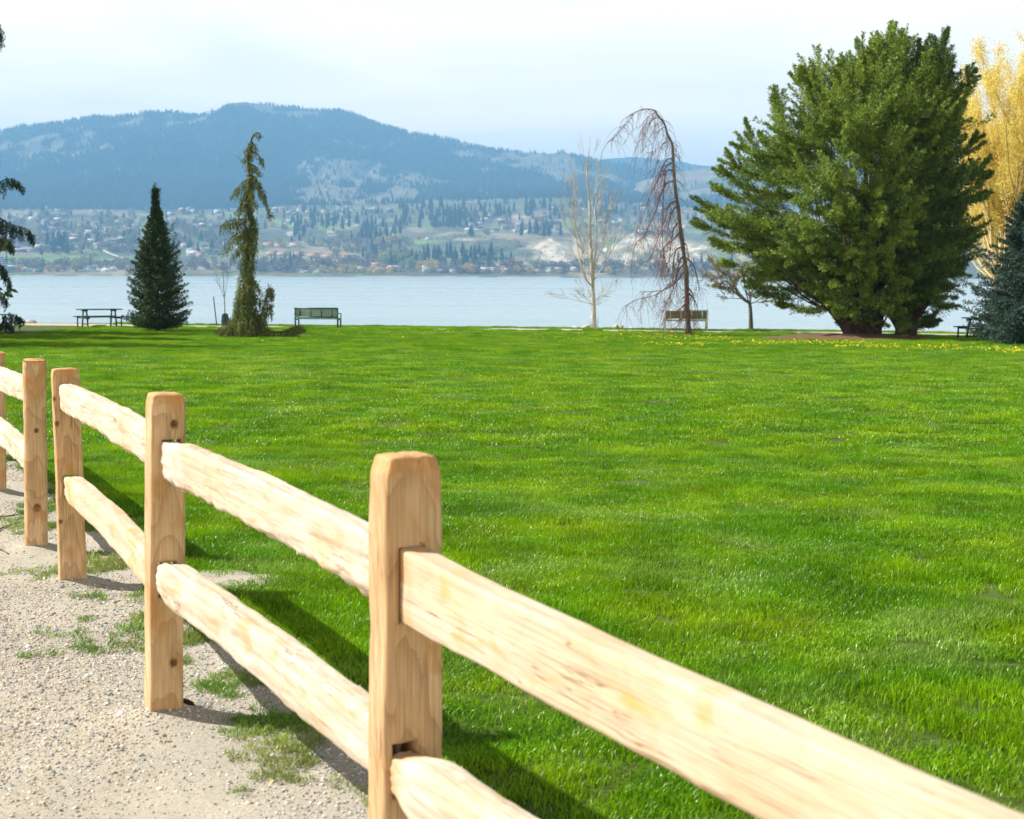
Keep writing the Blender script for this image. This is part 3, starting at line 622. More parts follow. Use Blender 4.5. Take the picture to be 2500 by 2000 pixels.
# worn bare patch in the turf
bp = ground(560, 1418); th = np.linspace(0, 6.283, 41)[:-1]; V = []
for r_ in np.linspace(0, 1, 10):
    e_ = 1 + .25 * np.sin(th * 3 + 1) + .12 * np.sin(th * 5); x_ = bp[0] + .30 * e_ * r_ * np.cos(th); y_ = bp[1] + .22 * e_ * r_ * np.sin(th); V.append(np.stack([x_, y_, gz(x_, y_) + .004 + .010 * (1 - r_ ** 2) + .004 * fbm(x_ * 25, y_ * 25, 0, 2, 3)], -1))
V = np.concatenate(V); i = np.arange(9)[:, None] * 40; j = np.arange(40)[None]
o = mk('bare_soil', V, None, np.stack([i + j, i + 40 + j, i + 40 + (j + 1) % 40, i + (j + 1) % 40], -1).reshape(-1, 4), gv, smooth=True); tag(o, kind='structure')
# ============================================================ TREES OF THE PARK
def leaf_quads(B, D, Ln, Wd, rg, bend=.25, upn=0.0):
    """diamond leaves: B base points, D unit directions"""
    B = B.reshape(-1, 3); D = D.reshape(-1, 3); n = len(B); Ln = np.broadcast_to(Ln, n) if np.ndim(Ln) < 1 else Ln.reshape(-1); Wd = np.broadcast_to(Wd, n) if np.ndim(Wd) < 1 else Wd.reshape(-1)
    rv = rg.normal(size=(n, 3)) + np.array([0, 0, upn]); S = np.cross(D, rv); S /= np.linalg.norm(S, axis=1)[:, None] + 1e-9
    Nn = np.cross(S, D)
    mid = B + D * (Ln * .45)[:, None] + Nn * (Ln * bend * .3)[:, None]
    V = np.stack([B, mid + S * Wd[:, None] / 2, B + D * Ln[:, None], mid - S * Wd[:, None] / 2], 1).reshape(-1, 3)
    i = np.arange(n)[:, None] * 4 + np.arange(4)[None]
    rn = np.repeat(rg.random(n), 4)
    return V, i, rn
def nrm(v): return v / (np.linalg.norm(v, axis=-1, keepdims=True) + 1e-9)
class Crown:
    def __init__(s): s.V = []; s.Q = []; s.R = []; s.n = 0
    def add(s, V, Q, Rn): s.V.append(V); s.Q.append(Q + s.n); s.R.append(Rn); s.n += len(V)
    def build(s, name, mat, parent, org):
        return mk(name, np.concatenate(s.V) - np.array(org), None, np.concatenate(s.Q), mat, parent, attrs={'rnd': np.concatenate(s.R)})
def plumes(cr, B, D, Ln, Rr, rg, m=34, q=9, leaf=(.11, .032), fwd=1.0, flat=0.0, up=.15, taper=.8, curl=.25, bushy=.07, upn=0.0):
    B = np.asarray(B, float); D = nrm(np.asarray(D, float)); K = len(B); Ln = np.broadcast_to(Ln, K); Rr = np.broadcast_to(Rr, K)
    t = (np.arange(m) + .5)[None] / m + rg.uniform(-.4, .4, (K, m)) / m
    Z = np.array([0, 0, 1.0]); S = nrm(np.cross(D, Z + rg.normal(0, .1, (K, 3)))); U = np.cross(S, D)
    az = rg.uniform(0, 2 * math.pi, (K, m))
    if flat: az = np.where(rg.random((K, m)) < flat, np.where(rg.random((K, m)) < .5, 0, math.pi) + rg.normal(0, .35, (K, m)), az)
    side = np.cos(az)[..., None] * S[:, None] + np.sin(az)[..., None] * U[:, None]
    axis = B[:, None] + D[:, None] * (Ln[:, None] * t)[..., None] + Z * (curl * Ln[:, None] * t ** 2 * .3)[..., None]
    td = nrm(D[:, None] * fwd + side + Z * up + rg.normal(0, .15, (K, m, 3)))
    tl = Rr[:, None] * ((1 - t) ** taper * np.clip(t * 5 + .35, 0, 1) + bushy / Rr[:, None] * .6) * rg.uniform(.6, 1.2, (K, m)) * 1.3
    u = (np.arange(q) + .3)[None, None] / q
    P = axis[:, :, None] + td[:, :, None] * (tl[..., None] * u)[..., None] + rg.normal(0, .012, (K, m, q, 3))
    sp = nrm(np.cross(td, D[:, None]) + 1e-6)[:, :, None] * np.where(np.arange(q) % 2, 1, -1)[None, None, :, None]
    ld = nrm(td[:, :, None] * 1.0 + sp * .75 + rg.normal(0, .3, (K, m, q, 3)) + Z * .1)
    V, Q, Rn = leaf_quads(P, ld, leaf[0] * rg.uniform(.6, 1.3, P.shape[:3]), leaf[1] * rg.uniform(.7, 1.3, P.shape[:3]), rg, upn=upn)
    cr.add(V, Q, Rn)
def strands(cr, P, Ln, rg, leaf=(.075, .026), step=.022, spread=.45, sway=.06, thick=.03):
    P = np.asarray(P, float); Ln = np.asarray(Ln, float)
    for p, l in zip(P, Ln):
        n = max(4, int(l / step)); u = np.arange(n) / n
        wob = np.cumsum(rg.normal(0, sway * .12, (n, 3)), 0); wob[:, 2] = 0
        rad = thick * (1 - u * .7)
        C = p + wob + np.stack([rg.normal(0, 1, n) * rad, rg.normal(0, 1, n) * rad, -u * l], -1)
        D = nrm(np.stack([rg.normal(0, spread, n), rg.normal(0, spread, n), -np.ones(n)], -1))
        cr.add(*leaf_quads(C, D, leaf[0] * rg.uniform(.6, 1.3, n), leaf[1] * rg.uniform(.7, 1.3, n), rg))
def smooth_path(P, n=24):
    """Catmull-Rom through points"""
    P = np.asarray(P, float); Q = np.concatenate([[2 * P[0] - P[1]], P, [2 * P[-1] - P[-2]]]); out = []
    m = len(P) - 1; per = max(2, n // m)
    for k in range(m):
        a, b, c, d = Q[k:k + 4]
        for t in np.arange(per) / per:
            out.append(.5 * (2 * b + (c - a) * t + (2 * a - 5 * b + 4 * c - d) * t * t + (3 * b - a - 3 * c + d) * t ** 3))
    out.append(P[-1]); return np.array(out)
BARK = noise_mat("brown_bark", (.055, .035, .022), (.12, .08, .05), 9, .9, .6, 30, stretch=(1, 1, .3))
BARK_RED = noise_mat("red_brown_bark", (.035, .020, .015), (.085, .050, .035), 6, .9, .8, 25, stretch=(1, 1, .25))
BARK_GREY = noise_mat("grey_bark", (.10, .085, .07), (.19, .165, .14), 8, .9, .5, 30, stretch=(1, 1, .3))
BARK_PALE = noise_mat("pale_bark", (.30, .285, .25), (.52, .50, .45), 5, .75, .4, 30, stretch=(1, 1, .5), lo=.3, hi=.5)
TWIG_RED = noise_mat("russet_twigs", (.10, .035, .028), (.20, .085, .06), 3, .8)
TWIG_YEL = noise_mat("ochre_twigs", (.40, .28, .12), (.55, .42, .20), 1, .7)
CEDAR = leaf_mat("cedar_foliage", (.060, .150, .022), (.25, .36, .045), (.50, .56, .10), 1.1, transl=.12, rand=.22)
CEDAR_BACK = leaf_mat("dark_cedar_foliage", (.045, .11, .024), (.13, .215, .035), (.26, .33, .06), 1.1, transl=.10, rand=.22)
SPRUCE = leaf_mat("spruce_needles", (.028, .062, .020), (.058, .105, .032), (.09, .14, .045), .9, transl=.1, rand=.25)
BLUE = leaf_mat("blue_spruce_needles", (.028, .062, .046), (.055, .100, .074), (.09, .145, .11), .9, transl=.1, rand=.3)
WEEP = leaf_mat("weeping_cypress_foliage", (.075, .125, .032), (.17, .205, .05), (.26, .29, .09), 1.3, transl=.25, rand=.3)
WEEP2 = leaf_mat("dark_weeping_foliage", (.025, .065, .030), (.05, .10, .045), (.08, .13, .06), 1.3, transl=.2, rand=.3)
YELLOW = leaf_mat("yellow_willow_leaves", (.80, .61, .10), (.87, .72, .16), (.88, .80, .30), .5, transl=.4, rand=.5)
BUD = leaf_mat("opening_buds", (.16, .14, .035), (.26, .26, .05), (.34, .20, .08), 3, transl=.35, rand=.4)

# ---- the great two-trunk conifer group (two trees)
CY = 48.0
envL = ([60, 100, 125, 160, 200, 235, 300, 350, 380, 410, 450, 480, 520, 560, 600, 650, 700, 740, 770, 800], [2185, 2155, 2120, 2050, 1975, 1925, 1868, 1830, 1800, 1785, 1760, 1735, 1745, 1765, 1780, 1815, 1880, 1965, 2040, 2090])
envR = ([60, 100, 150, 200, 260, 350, 390, 450, 550, 650, 700, 740, 780, 800], [2192, 2215, 2300, 2345, 2362, 2365, 2395, 2400, 2395, 2370, 2320, 2280, 2245, 2225])
def px2m(px, py, Y=None): return at(px, py, Y or CYB[0])
CYB = [CY]
def big_conifer(px_base, lim, tips, seed, mat, label, trunk_px):
    rg = np.random.default_rng(seed)
    b = ground(*px_base); root = empty('conifer_tree', b, 0, label, 'conifer tree', 'spreading conifers on the mulch bed')
    cr = Crown(); tr = MB(); K = []; CYB[0] = b[1]; mpp = b[1] / F0
    # plumes over the crown's shell and inside
    tries = 0; B = []; D = []; LL = []; RR = []
    n_shell, n_in = lim['n']
    while len(B) < n_shell + n_in and tries < 90000:
        tries += 1
        inner = len(B) >= n_shell
        py = rg.uniform(80, 775) if rg.random() < .5 else (rg.uniform(470, 780) if rg.random() < .55 else rg.uniform(110, 360))
        l = np.interp(py, *envL); r = np.interp(py, *envR)
        l = max(l, np.interp(py, *lim['l'])); r = min(r, np.interp(py, *lim['r']))
        if r - l < 20 or rg.random() > (r - l) / 560: continue
        cx = (l + r) / 2; hw = (r - l) / 2
        ph = rg.uniform(0, 2 * math.pi)
        if not inner and math.sin(ph) > .5 and rg.random() < .6: continue      # fewer on the far side
        k = rg.uniform(.45, .85) if inner else 1.0
        lw = rg.uniform(.76, 1.06) * k
        c = px2m(cx, py); ax = hw * mpp; ay = min(ax * .95, 4.6)
        tip = c + np.array([math.cos(ph) * ax * lw, math.sin(ph) * ay * lw, 0])
        hgt = (tip[2] - b[2]); 
        src = b + np.array([0, 0, hgt * .80]) + (tip - b) * np.array([.25, .25, 0])
        d = nrm(tip - src); up_ = .0 + .48 * sstep(6.3, 9.8, hgt) - .12 * sstep(4.5, 2.0, hgt) + .12 * rg.normal()
        d = nrm(d * np.array([1, 1, .75]) + np.array([0, 0, up_]))
        ln_ = rg.uniform(1.2, 2.3) * (1.0 if not inner else .8)
        if inner: B.append(tip - d * ln_ * .85); D.append(d); LL.append(ln_); RR.append(ln_ * rg.uniform(.24, .34)); continue
        bl = rg.uniform(1.8, 3.0); root_ = tip - d * bl                       # a bough: a leader and side sprays round one axis
        B.append(root_); D.append(d); LL.append(bl * 1.12); RR.append(bl * .13)
        for _s in range(5):
            f_ = rg.uniform(.15, .72); dd_ = nrm(d + rg.normal(0, .36, 3) + np.array([0, 0, .08])); l2 = bl * (1 - f_) * rg.uniform(.75, 1.1) + .25
            B.append(root_ + d * bl * f_ * .9); D.append(dd_); LL.append(l2); RR.append(l2 * rg.uniform(.20, .30))
    for _s in range(lim['skirt'][4]):
        x0_, x1_, y0_, y1_, _n = lim['skirt']; tp = px2m(rg.uniform(x0_, x1_), rg.uniform(y0_, y1_)); tp = tp + np.array([0, -rg.uniform(.6, 2.6), 0]); tp[2] = max(tp[2], b[2] + .9)
        d = nrm(np.array([(tp - b)[0] * .5, -1.0, rg.uniform(-.25, .3)])); ln_ = rg.uniform(.8, 1.4); B.append(tp - d * ln_ * .8); D.append(d); LL.append(ln_); RR.append(ln_ * rg.uniform(.26, .36))
    for (tx, ty, ln_, rr_) in tips:
        p = px2m(tx, ty) + np.array([0, rg.normal(0, .3), 0])
        src = b + np.array([0, 0, (p[2] - b[2]) * .45]); d = nrm(nrm(p - src) * np.array([1, .4, 1]) + np.array([0, 0, .7 if ty < 300 else .0]))
        B.append(p - d * ln_); D.append(d); LL.append(ln_); RR.append(rr_)
        for _s in range(7 if ty < 200 and ln_ > 1.5 else 3):
            f_ = rg.uniform(.05, .75); dd_ = nrm(d + rg.normal(0, .42, 3) * np.array([1, 1, .5])); l2 = ln_ * (1 - f_) * rg.uniform(.5, .85) + .25
            B.append(p - d * ln_ * (1 - f_)); D.append(dd_); LL.append(l2); RR.append(l2 * rg.uniform(.22, .32))
        if ty < 200 and ln_ > 1.5:
            for _s in range(12):
                q_ = p - d * ln_ * rg.uniform(.9, 1.7) + rg.normal(0, .28, 3); B.append(q_); D.append(nrm(d + rg.normal(0, .5, 3))); LL.append(rg.uniform(.7, 1.2)); RR.append(rg.uniform(.2, .34))
    plumes(cr, B, D, LL, RR, rg, m=48, q=12, leaf=(.090, .028), up=.05, curl=.18, flat=.6, upn=.7, fwd=1.2)
    # limbs from the trunk to many plumes
    rb = lim['tr']
    limbs = MB()
    for k in rg.choice(len(B), 70, replace=False):
        e = B[k] + D[k] * LL[k] * .5; s = b + np.array([rg.normal(0, rb * .35), rg.normal(0, rb * .3), rg.uniform(.35, 1.3)])
        mid = s * .5 + e * .5 + np.array([0, 0, -.10 * np.linalg.norm(e - s)]) + rg.normal(0, .12, 3)
        P = smooth_path([s, (s * .75 + mid * .25) + rg.normal(0, .05, 3), mid, e], 15); limbs.tube(P - b, np.linspace(.085, .012, len(P)) * rg.uniform(.5, 1.1), 5)
    limbs.build('limbs', BARK_RED, root)
    tr = MB()
    for pts, r0, r1 in trunk_px:
        P = np.array([px2m(x_, y_) + np.array([0, dy_, 0]) for (x_, y_, dy_) in pts]); P = smooth_path(P, 16)
        u = np.linspace(0, 1, len(P)); rad = r0 * (1 - u) + r1 * u; 
        if pts[0][1] > 800: rad = rad * (1 + .55 * np.exp(-u * 9))
        tr.tube(P - b, rad, 14)
    o = tr.build('trunk', BARK_RED, root, smooth=True)
    V = np.array([v.co for v in o.data.vertices]); 
    fl = 1 + .16 * np.sin(np.arctan2(V[:, 1], V[:, 0]) * 7 + seed)[:, None] * np.exp(-np.clip(V[:, 2:3], 0, 9) * 1.1)
    V2 = V.copy(); V2[:, :2] = V2[:, :2] * fl; o.data.vertices.foreach_set('co', V2.astype(np.float32).ravel())
    cr.build('crown', mat, root, b)
    return root
big_conifer((2112, 822), {'l': ([0, 900], [0, 0]), 'r': ([60, 300, 800], [2320, 2330, 2175]), 'n': (900, 460), 'tr': .38, 'skirt': (1930, 2185, 610, 762, 80)},
            [(1984, 122, 2.3, .62), (1935, 168, 1.3, .36), (2030, 175, 1.4, .4), (1965, 170, 2.0, .55), (2107, 88, 1.9, .34), (2125, 110, 1.5, .36), (2178, 58, 2.0, .42), (2205, 85, 1.6, .42), (2065, 140, 1.5, .4), (1874, 224, 1.5, .36),
             (1888, 245, 1.6, .42), (1826, 298, 1.6, .36), (1850, 330, 1.6, .42), (1800, 345, 1.5, .36), (1770, 382, 1.5, .34), (1753, 412, 1.6, .38), (1690, 485, 2.0, .40), (1700, 545, 1.9, .42), (1708, 520, 1.5, .36), (1725, 590, 1.4, .4), (1760, 640, 1.4, .4), (1810, 690, 1.3, .4), (1910, 745, 1.2, .35), (1860, 715, 1.2, .35), (1735, 450, 1.5, .36)],
            11, CEDAR, 'tallest, broad dark green conifer, its thick flared trunk rising from the mulch bed',
            [([(2112, 826, 0), (2108, 790, 0), (2100, 740, 0), (2080, 640, .1), (2040, 400, 0)], .38, .15), ([(2090, 815, 0), (2060, 780, 0), (2020, 740, 0), (1950, 690, -.2)], .27, .09), ([(2125, 815, 0), (2140, 770, -.1), (2150, 700, 0), (2170, 500, 0)], .27, .10)])
big_conifer((2206, 824), {'l': ([60, 300, 500, 800], [2235, 2230, 2215, 2180]), 'r': ([0, 900], [9999, 9999]), 'n': (380, 180), 'tr': .26, 'skirt': (2190, 2300, 600, 750, 36)},
            [(2290, 84, 1.6, .32), (2272, 115, 1.5, .4), (2330, 140, 1.4, .38), (2365, 165, 1.3, .34), (2245, 100, 1.5, .36), (2415, 385, 1.3, .38), (2420, 420, 1.3, .38), (2400, 560, 1.2, .4), (2290, 775, 1.0, .3), (2270, 790, .7, .25), (2380, 330, 1.1, .3)],
            23, CEDAR_BACK, 'slimmer dark conifer with a forked trunk, right of and merging with the tallest tree',
            [([(2206, 830, 0), (2204, 800, 0), (2185, 770, 0), (2160, 740, 0), (2130, 690, .1)], .30, .12), ([(2212, 825, 0), (2225, 790, 0), (2238, 755, 0), (2265, 700, 0), (2300, 560, 0)], .24, .09)])

# ---- spruces
def spruce(root, b, H, prof, rg, mat, whorl=60, per=9, leaf=(.07, .03), up0=.1, lean=0.0, m=22, q=6, topup=1.0):
    """prof: radius against height fraction"""
    B = []; D = []; LL = []; RR = []
    for k in range(whorl):
        f_ = 1 - (1 - k / whorl) ** 1.15; f_ = min(.995, f_ + rg.uniform(-.006, .006)); r_ = np.interp(f_, *prof)
        nb = max(3, int(per * (.45 + r_ / max(prof[1]))))
        a0 = rg.uniform(0, 6.28)
        for j in range(nb):
            a = a0 + j * 6.283 / nb + rg.normal(0, .25); l = r_ * rg.uniform(.72, 1.12)
            d = np.array([math.cos(a), math.sin(a), up0 + topup * f_ ** 2 + rg.normal(0, .08)]); s = b + np.array([lean * f_ * H, 0, f_ * H * .97])
            l = max(l, .12); d = nrm(d)
            s = s - np.array([0, 0, d[2] * l * .6])
            s[2] = max(s[2], b[2] + .12)
            B.append(s + d * l * .12); D.append(d); LL.append(l * .92); RR.append(.05 + l * .25)
    cr = Crown(); plumes(cr, B, D, LL, RR, rg, m=m, q=q, leaf=leaf, fwd=1.1, flat=.8, up=.12, curl=.35, taper=.65, upn=.5, bushy=.02)
    plumes(cr, [b + np.array([lean * H, 0, H * .9])], [[0, 0, 1]], [H * .1], [.10], rg, m=30, q=5, leaf=leaf)
    cr.build('crown', mat, root, b)
    t = MB(); P = np.array([[0, 0, -.1], [0, 0, H * .3], [lean * H * .6, 0, H * .7], [lean * H, 0, H * .97]]); t.tube(smooth_path(P, 12), np.linspace(H * .018, .012, 13), 8); t.build('trunk', BARK, root)
b = ground(386, 811); Ys = b[1]; mpp = Ys / F0
root = empty('spruce_tree', b, 0, 'small dark cone-shaped spruce overlapping the end of the green picnic table', 'spruce tree')
Hs = (811 - 455) * mpp
spruce(root, b, Hs, ([0, .06, .16, .3, .48, .7, .8, .88, .95, 1], [.95, 1.2, 1.22, 1.08, .90, .54, .32, .17, .09, .02]), np.random.default_rng(5), SPRUCE, 40, 11, (.075, .030), .2, m=30, q=6, topup=1.3)
rg = np.random.default_rng(55); cr = Crown()
tips = [(330, 640, -.3), (347, 620, -.2), (312, 665, -.4), (433, 590, .3), (440, 610, .4), (428, 570, .3), (388, 462, .0), (372, 465, -.1), (420, 545, .2), (360, 545, -.2), (452, 720, .5)]
plumes(cr, [at(x_, y_, Ys) - np.array([dx_ * .5, 0, .55]) for x_, y_, dx_ in tips], [[dx_, rg.normal(0, .2), .9] for x_, y_, dx_ in tips], .55, .12, rg, m=24, q=5, leaf=(.055, .022))
cr.build('crown', SPRUCE, root, b)

# two more just outside the frame, whose shade lies over the far lawn at the left
for (gx, gy, H_, lb) in ((-232, 812, 11.0, 'broad dark spruce standing just outside the left edge, shading the far lawn'), (-330, 822, 11.5, 'broad dark spruce farther outside the left edge, second from the frame'), (-260, 842, 10.5, 'broad dark spruce outside the left edge, nearest to the fence')):
    b = ground(gx, gy); root = empty('spruce_tree', b, 0, lb, 'spruce tree'); spruce(root, b, H_, ([0, .08, .2, .5, .8, 1], [2.6, 3.0, 3.0, 2.5, 1.5, .2]), np.random.default_rng(12), SPRUCE, 22, 9, (.24, .10), .1, m=18, q=5)
b = ground(2512, 842); mpp = b[1] / F0
root = empty('blue_spruce_tree', b, 0, 'blue-green spruce with a grey cast, cut by the right edge of the photo', 'spruce tree')
Hs = (842 - 425) * mpp
spruce(root, b, Hs, ([0, .08, .2, .35, .5, .7, .85, 1], [1.75, 1.95, 1.9, 1.45, 1.25, .85, .5, .05]), np.random.default_rng(6), BLUE, 30, 11, (.085, .034), .05, m=40, q=8, topup=.6)

# ---- weeping conifers, drawn as arching branches with hanging strands
def weeping(root, b, trunk, arcs, body, rg, mat, strand=(.25, .6), Y=None, dens=42, leafs=(.10, .036), bark=BARK):
    Y = Y or b[1]
    P = smooth_path(np.array([at(x_, y_, Y) for x_, y_ in trunk]), 40)
    t = MB(); t.tube(P - b, np.linspace(.11, .012, len(P)), 8); t.build('trunk', bark, root, smooth=True)
    br = MB(); cr = Crown()
    for k, (pts, dy, s0, s1) in enumerate(arcs):
        n_ = len(pts); A = np.array([at(x_, y_, Y + dy * i / (n_ - 1)) for i, (x_, y_) in enumerate(pts)]); A = smooth_path(A, 20)
        br.tube(A - b, np.linspace(.028, .006, len(A)), 5)
        ln_ = np.linalg.norm(np.diff(A, axis=0), axis=1).sum(); n = int(ln_ * dens) + 4
        u = rg.random(n) ** .85; i = (u * (len(A) - 1)).astype(int); f_ = u * (len(A) - 1) - i; i2 = np.minimum(i + 1, len(A) - 1)
        S = A[i] * (1 - f_)[:, None] + A[i2] * f_[:, None] + rg.normal(0, .05, (n, 3))
        l = (s0 * (1 - u) + s1 * u) * rg.uniform(.45, 1.15, n)
        l = np.minimum(l, S[:, 2] - gz(S[:, 0], S[:, 1]) + .02); l = np.maximum(l, .06)
        strands(cr, S, l, rg, leafs)
    for (y0, y1, w0, w1, n, l) in body:
        py = rg.uniform(y0, y1, n); f_ = (py - y0) / (y1 - y0); hw = w0 * (1 - f_) + w1 * f_
        ph = rg.uniform(0, 6.28, n); rr = np.sqrt(rg.uniform(.25, 1, n)); cx = np.interp(py, [q[1] for q in trunk][::-1], [q[0] for q in trunk][::-1])
        S = at(cx + hw * rr * np.cos(ph), py, Y); S[:, 1] += np.sin(ph) * rr * hw * Y / F0
        ll = l * rg.uniform(.5, 1.2, n); ll = np.minimum(ll, S[:, 2] - gz(S[:, 0], S[:, 1]) + .02); ll = np.maximum(ll, .05)
        strands(cr, S, ll, rg, leafs)
    br.build('limbs', bark, root); cr.build('crown', mat, root, b)
b = ground(602, 824)
root = empty('weeping_cypress_tree', b, 0, 'tall narrow olive-green weeping cypress with drooping arms and a skirt on the lawn', 'weeping tree')
weeping(root, b, [(602, 826), (600, 760), (598, 700), (603, 640), (612, 560), (607, 500), (609, 430), (606, 390), (612, 350), (618, 332), (628, 324), (634, 330)],
        [([(603, 535), (580, 536), (554, 541), (536, 556)], -.3, .5, .22), ([(605, 560), (585, 568), (563, 582), (543, 615)], .2, .45, .2), ([(600, 590), (585, 600), (568, 632)], -.2, .35, .15),
         ([(607, 438), (592, 446), (576, 464), (568, 482)], .2, .35, .12), ([(604, 480), (590, 495), (577, 520)], -.3, .3, .12), ([(608, 425), (622, 434), (641, 464), (652, 500), (661, 528)], -.2, .5, .12),
         ([(610, 372), (624, 374), (637, 387), (644, 403)], .1, .3, .1), ([(610, 372), (602, 380), (594, 397)], -.1, .25, .1), ([(610, 400), (625, 408), (637, 424)], -.2, .3, .12), ([(608, 520), (620, 535), (628, 566)], .2, .4, .2),
         ([(605, 660), (622, 685), (640, 722)], -.2, .4, .2), ([(600, 700), (625, 720), (640, 745)], .1, .4, .2), ([(620, 790), (637, 772), (648, 730), (657, 702), (666, 712)], -.2, .5, .35), ([(640, 775), (655, 755), (664, 740)], -.1, .5, .3),
         ([(597, 780), (565, 785), (540, 800), (524, 812)], -.5, .6, .12), ([(600, 790), (570, 795), (545, 806), (535, 815)], -.9, .4, .12), ([(598, 740), (580, 765), (560, 790)], -.3, .5, .3), ([(606, 740), (630, 765), (650, 800)], -.3, .5, .25),
         ([(606, 790), (640, 800), (680, 812), (712, 806), (738, 798)], -.6, .35, .2), ([(660, 812), (695, 808), (722, 797), (742, 800)], -.4, .2, .15), ([(700, 806), (722, 798), (736, 800)], -.7, .25, .18),
         ([(618, 330), (628, 324), (634, 332)], 0, .15, .1), ([(613, 350), (605, 362), (600, 372)], .1, .22, .1), ([(614, 345), (622, 356), (628, 368)], .1, .2, .1), ([(606, 450), (616, 470), (622, 500)], -.3, .4, .2), ([(606, 460), (594, 480), (588, 510)], .3, .4, .2)],
        [(340, 430, 4, 8, 45, .4), (420, 560, 7, 13, 100, .55), (550, 720, 15, 21, 230, .6), (700, 790, 20, 40, 250, .6), (765, 812, 36, 64, 280, .5)],
        np.random.default_rng(8), WEEP, dens=54, leafs=(.085, .028))
b = ground(-48, 812)
root = empty('weeping_conifer_tree', b, 0, 'dark weeping conifer whose drooping arms reach in at the left edge', 'weeping tree')
weeping(root, b, [(-48, 815), (-46, 700), (-50, 560), (-45, 420), (-40, 250), (-38, 120), (-30, 50)],
        [([(-46, 470), (-10, 452), (15, 438), (38, 441), (57, 462)], -.4, .55, .2), ([(-48, 500), (-10, 525), (25, 548), (60, 556), (80, 572)], .3, .8, .35), ([(-48, 560), (0, 578), (20, 586), (31, 606)], -.3, .5, .3),
         ([(-48, 620), (-8, 640), (14, 662), (26, 700)], .2, .6, .3), ([(-46, 690), (-10, 705), (10, 722), (16, 740)], -.3, .45, .25), ([(-46, 760), (0, 768), (30, 768), (48, 776), (57, 786)], -.2, .6, .2), ([(-46, 770), (-5, 790), (20, 790), (34, 800)], -.8, .4, .2),
         ([(-40, 60), (-14, 52), (-2, 66), (3, 84)], 0, .8, .55), ([(-45, 300), (-30, 320), (-10, 370)], .2, .5, .3), ([(-46, 640), (-90, 660), (-130, 720)], .2, .8, .3), ([(-46, 500), (-90, 510), (-125, 560)], .2, .8, .3), ([(-46, 380), (-80, 400), (-110, 450)], .2, .7, .3), ([(-46, 740), (-100, 760), (-150, 780)], .2, .5, .2)],
        [(60, 200, 6, 18, 60, .5), (200, 420, 18, 28, 160, .6), (420, 800, 28, 46, 420, .7)], np.random.default_rng(9), WEEP2)

# ---- bare trees
def twig_path(p, d, L_, rg, grav=.0, wig=.12, n=7):
    P = [np.array(p, float)]; d = nrm(np.array(d, float)); st = L_ / (n - 1)
    for _ in range(n - 1):
        d = nrm(d + rg.normal(0, wig, 3) + np.array([0, 0, grav])); P.append(P[-1] + d * st)
    return np.array(P)
b = ground(1682, 820); Yl = b[1]
root = empty('weeping_larch_tree', b, 0, 'bare reddish weeping larch bent over at the top, before the pale bench', 'bare tree')
trunk = [(1682, 824), (1680, 790), (1677, 746), (1675.5, 671), (1667, 603), (1660, 550), (1655, 501), (1650, 471), (1646, 426), (1643, 388), (1641.6, 354), (1629.5, 328), (1622, 302), (1607, 285), (1597.5, 269), (1569, 267), (1546.6, 279), (1528, 305), (1509, 324), (1496, 343)]
TP = smooth_path(np.array([at(x_, y_, Yl) for x_, y_ in trunk]), 60)
t = MB(); u = np.linspace(0, 1, len(TP)); t.tube(TP - b, np.interp(u, [0, .05, .3, .6, .75, 1], [.13, .10, .068, .038, .020, .006]) * (1 + .10 * np.sin(u * 90)), 9); t.build('trunk', BARK_GREY, root, smooth=True)
rg = np.random.default_rng(77)
arcs = [([(1643, 388), (1625, 393), (1606, 440), (1590, 470), (1572, 520), (1555, 562)], -.6), ([(1650, 440), (1625, 450), (1608, 490), (1598, 522), (1580, 560), (1571, 582), (1555, 590), (1546, 620), (1540, 665)], .3),
        ([(1648, 415), (1624, 425), (1618, 520), (1618, 600), (1624, 642)], -.3), ([(1663, 566), (1640, 588), (1621, 606), (1623, 640), (1616, 662)], -.4), ([(1668, 602), (1650, 612), (1643, 650), (1640, 690), (1600, 720), (1560, 730), (1528, 745)], -.6),
        ([(1675, 655), (1650, 690), (1620, 708), (1588, 712), (1560, 711)], .4), ([(1676, 740), (1656, 758), (1626, 776)], -.5), ([(1677, 630), (1694, 650), (1704, 690), (1707, 710)], -.3), ([(1680, 715), (1697, 735), (1706, 775)], .3),
        ([(1645, 396), (1628, 405), (1618, 430), (1612, 480)], .3), ([(1655, 501), (1640, 520), (1630, 560), (1626, 600)], .5), ([(1653, 490), (1635, 500), (1622, 540), (1600, 600), (1585, 640)], -.8), ([(1660, 540), (1645, 560), (1636, 610), (1634, 650)], .7),
        ([(1670, 620), (1656, 650), (1650, 700), (1640, 740)], -.9), ([(1678, 760), (1690, 775), (1702, 800)], .3), ([(1679, 770), (1660, 780), (1636, 800)], -.7), ([(1665, 590), (1676, 600), (1684, 640)], .4), ([(1672, 640), (1655, 665), (1640, 715), (1622, 760)], .9),
        ([(1641, 352), (1648, 348), (1652, 362), (1647, 384)], .2), ([(1636, 340), (1620, 350), (1606, 385), (1600, 415)], .2), ([(1625, 310), (1608, 320), (1596, 350), (1592, 380)], -.3), ([(1620, 298), (1602, 305), (1590, 345)], .3), ([(1610, 288), (1592, 292), (1574, 330), (1570, 350)], -.2), ([(1600, 275), (1585, 284), (1572, 310), (1568, 335)], .2), ([(1676, 700), (1690, 715), (1696, 745), (1700, 790)], -.5)]
bm_ = MB(); tw = MB()
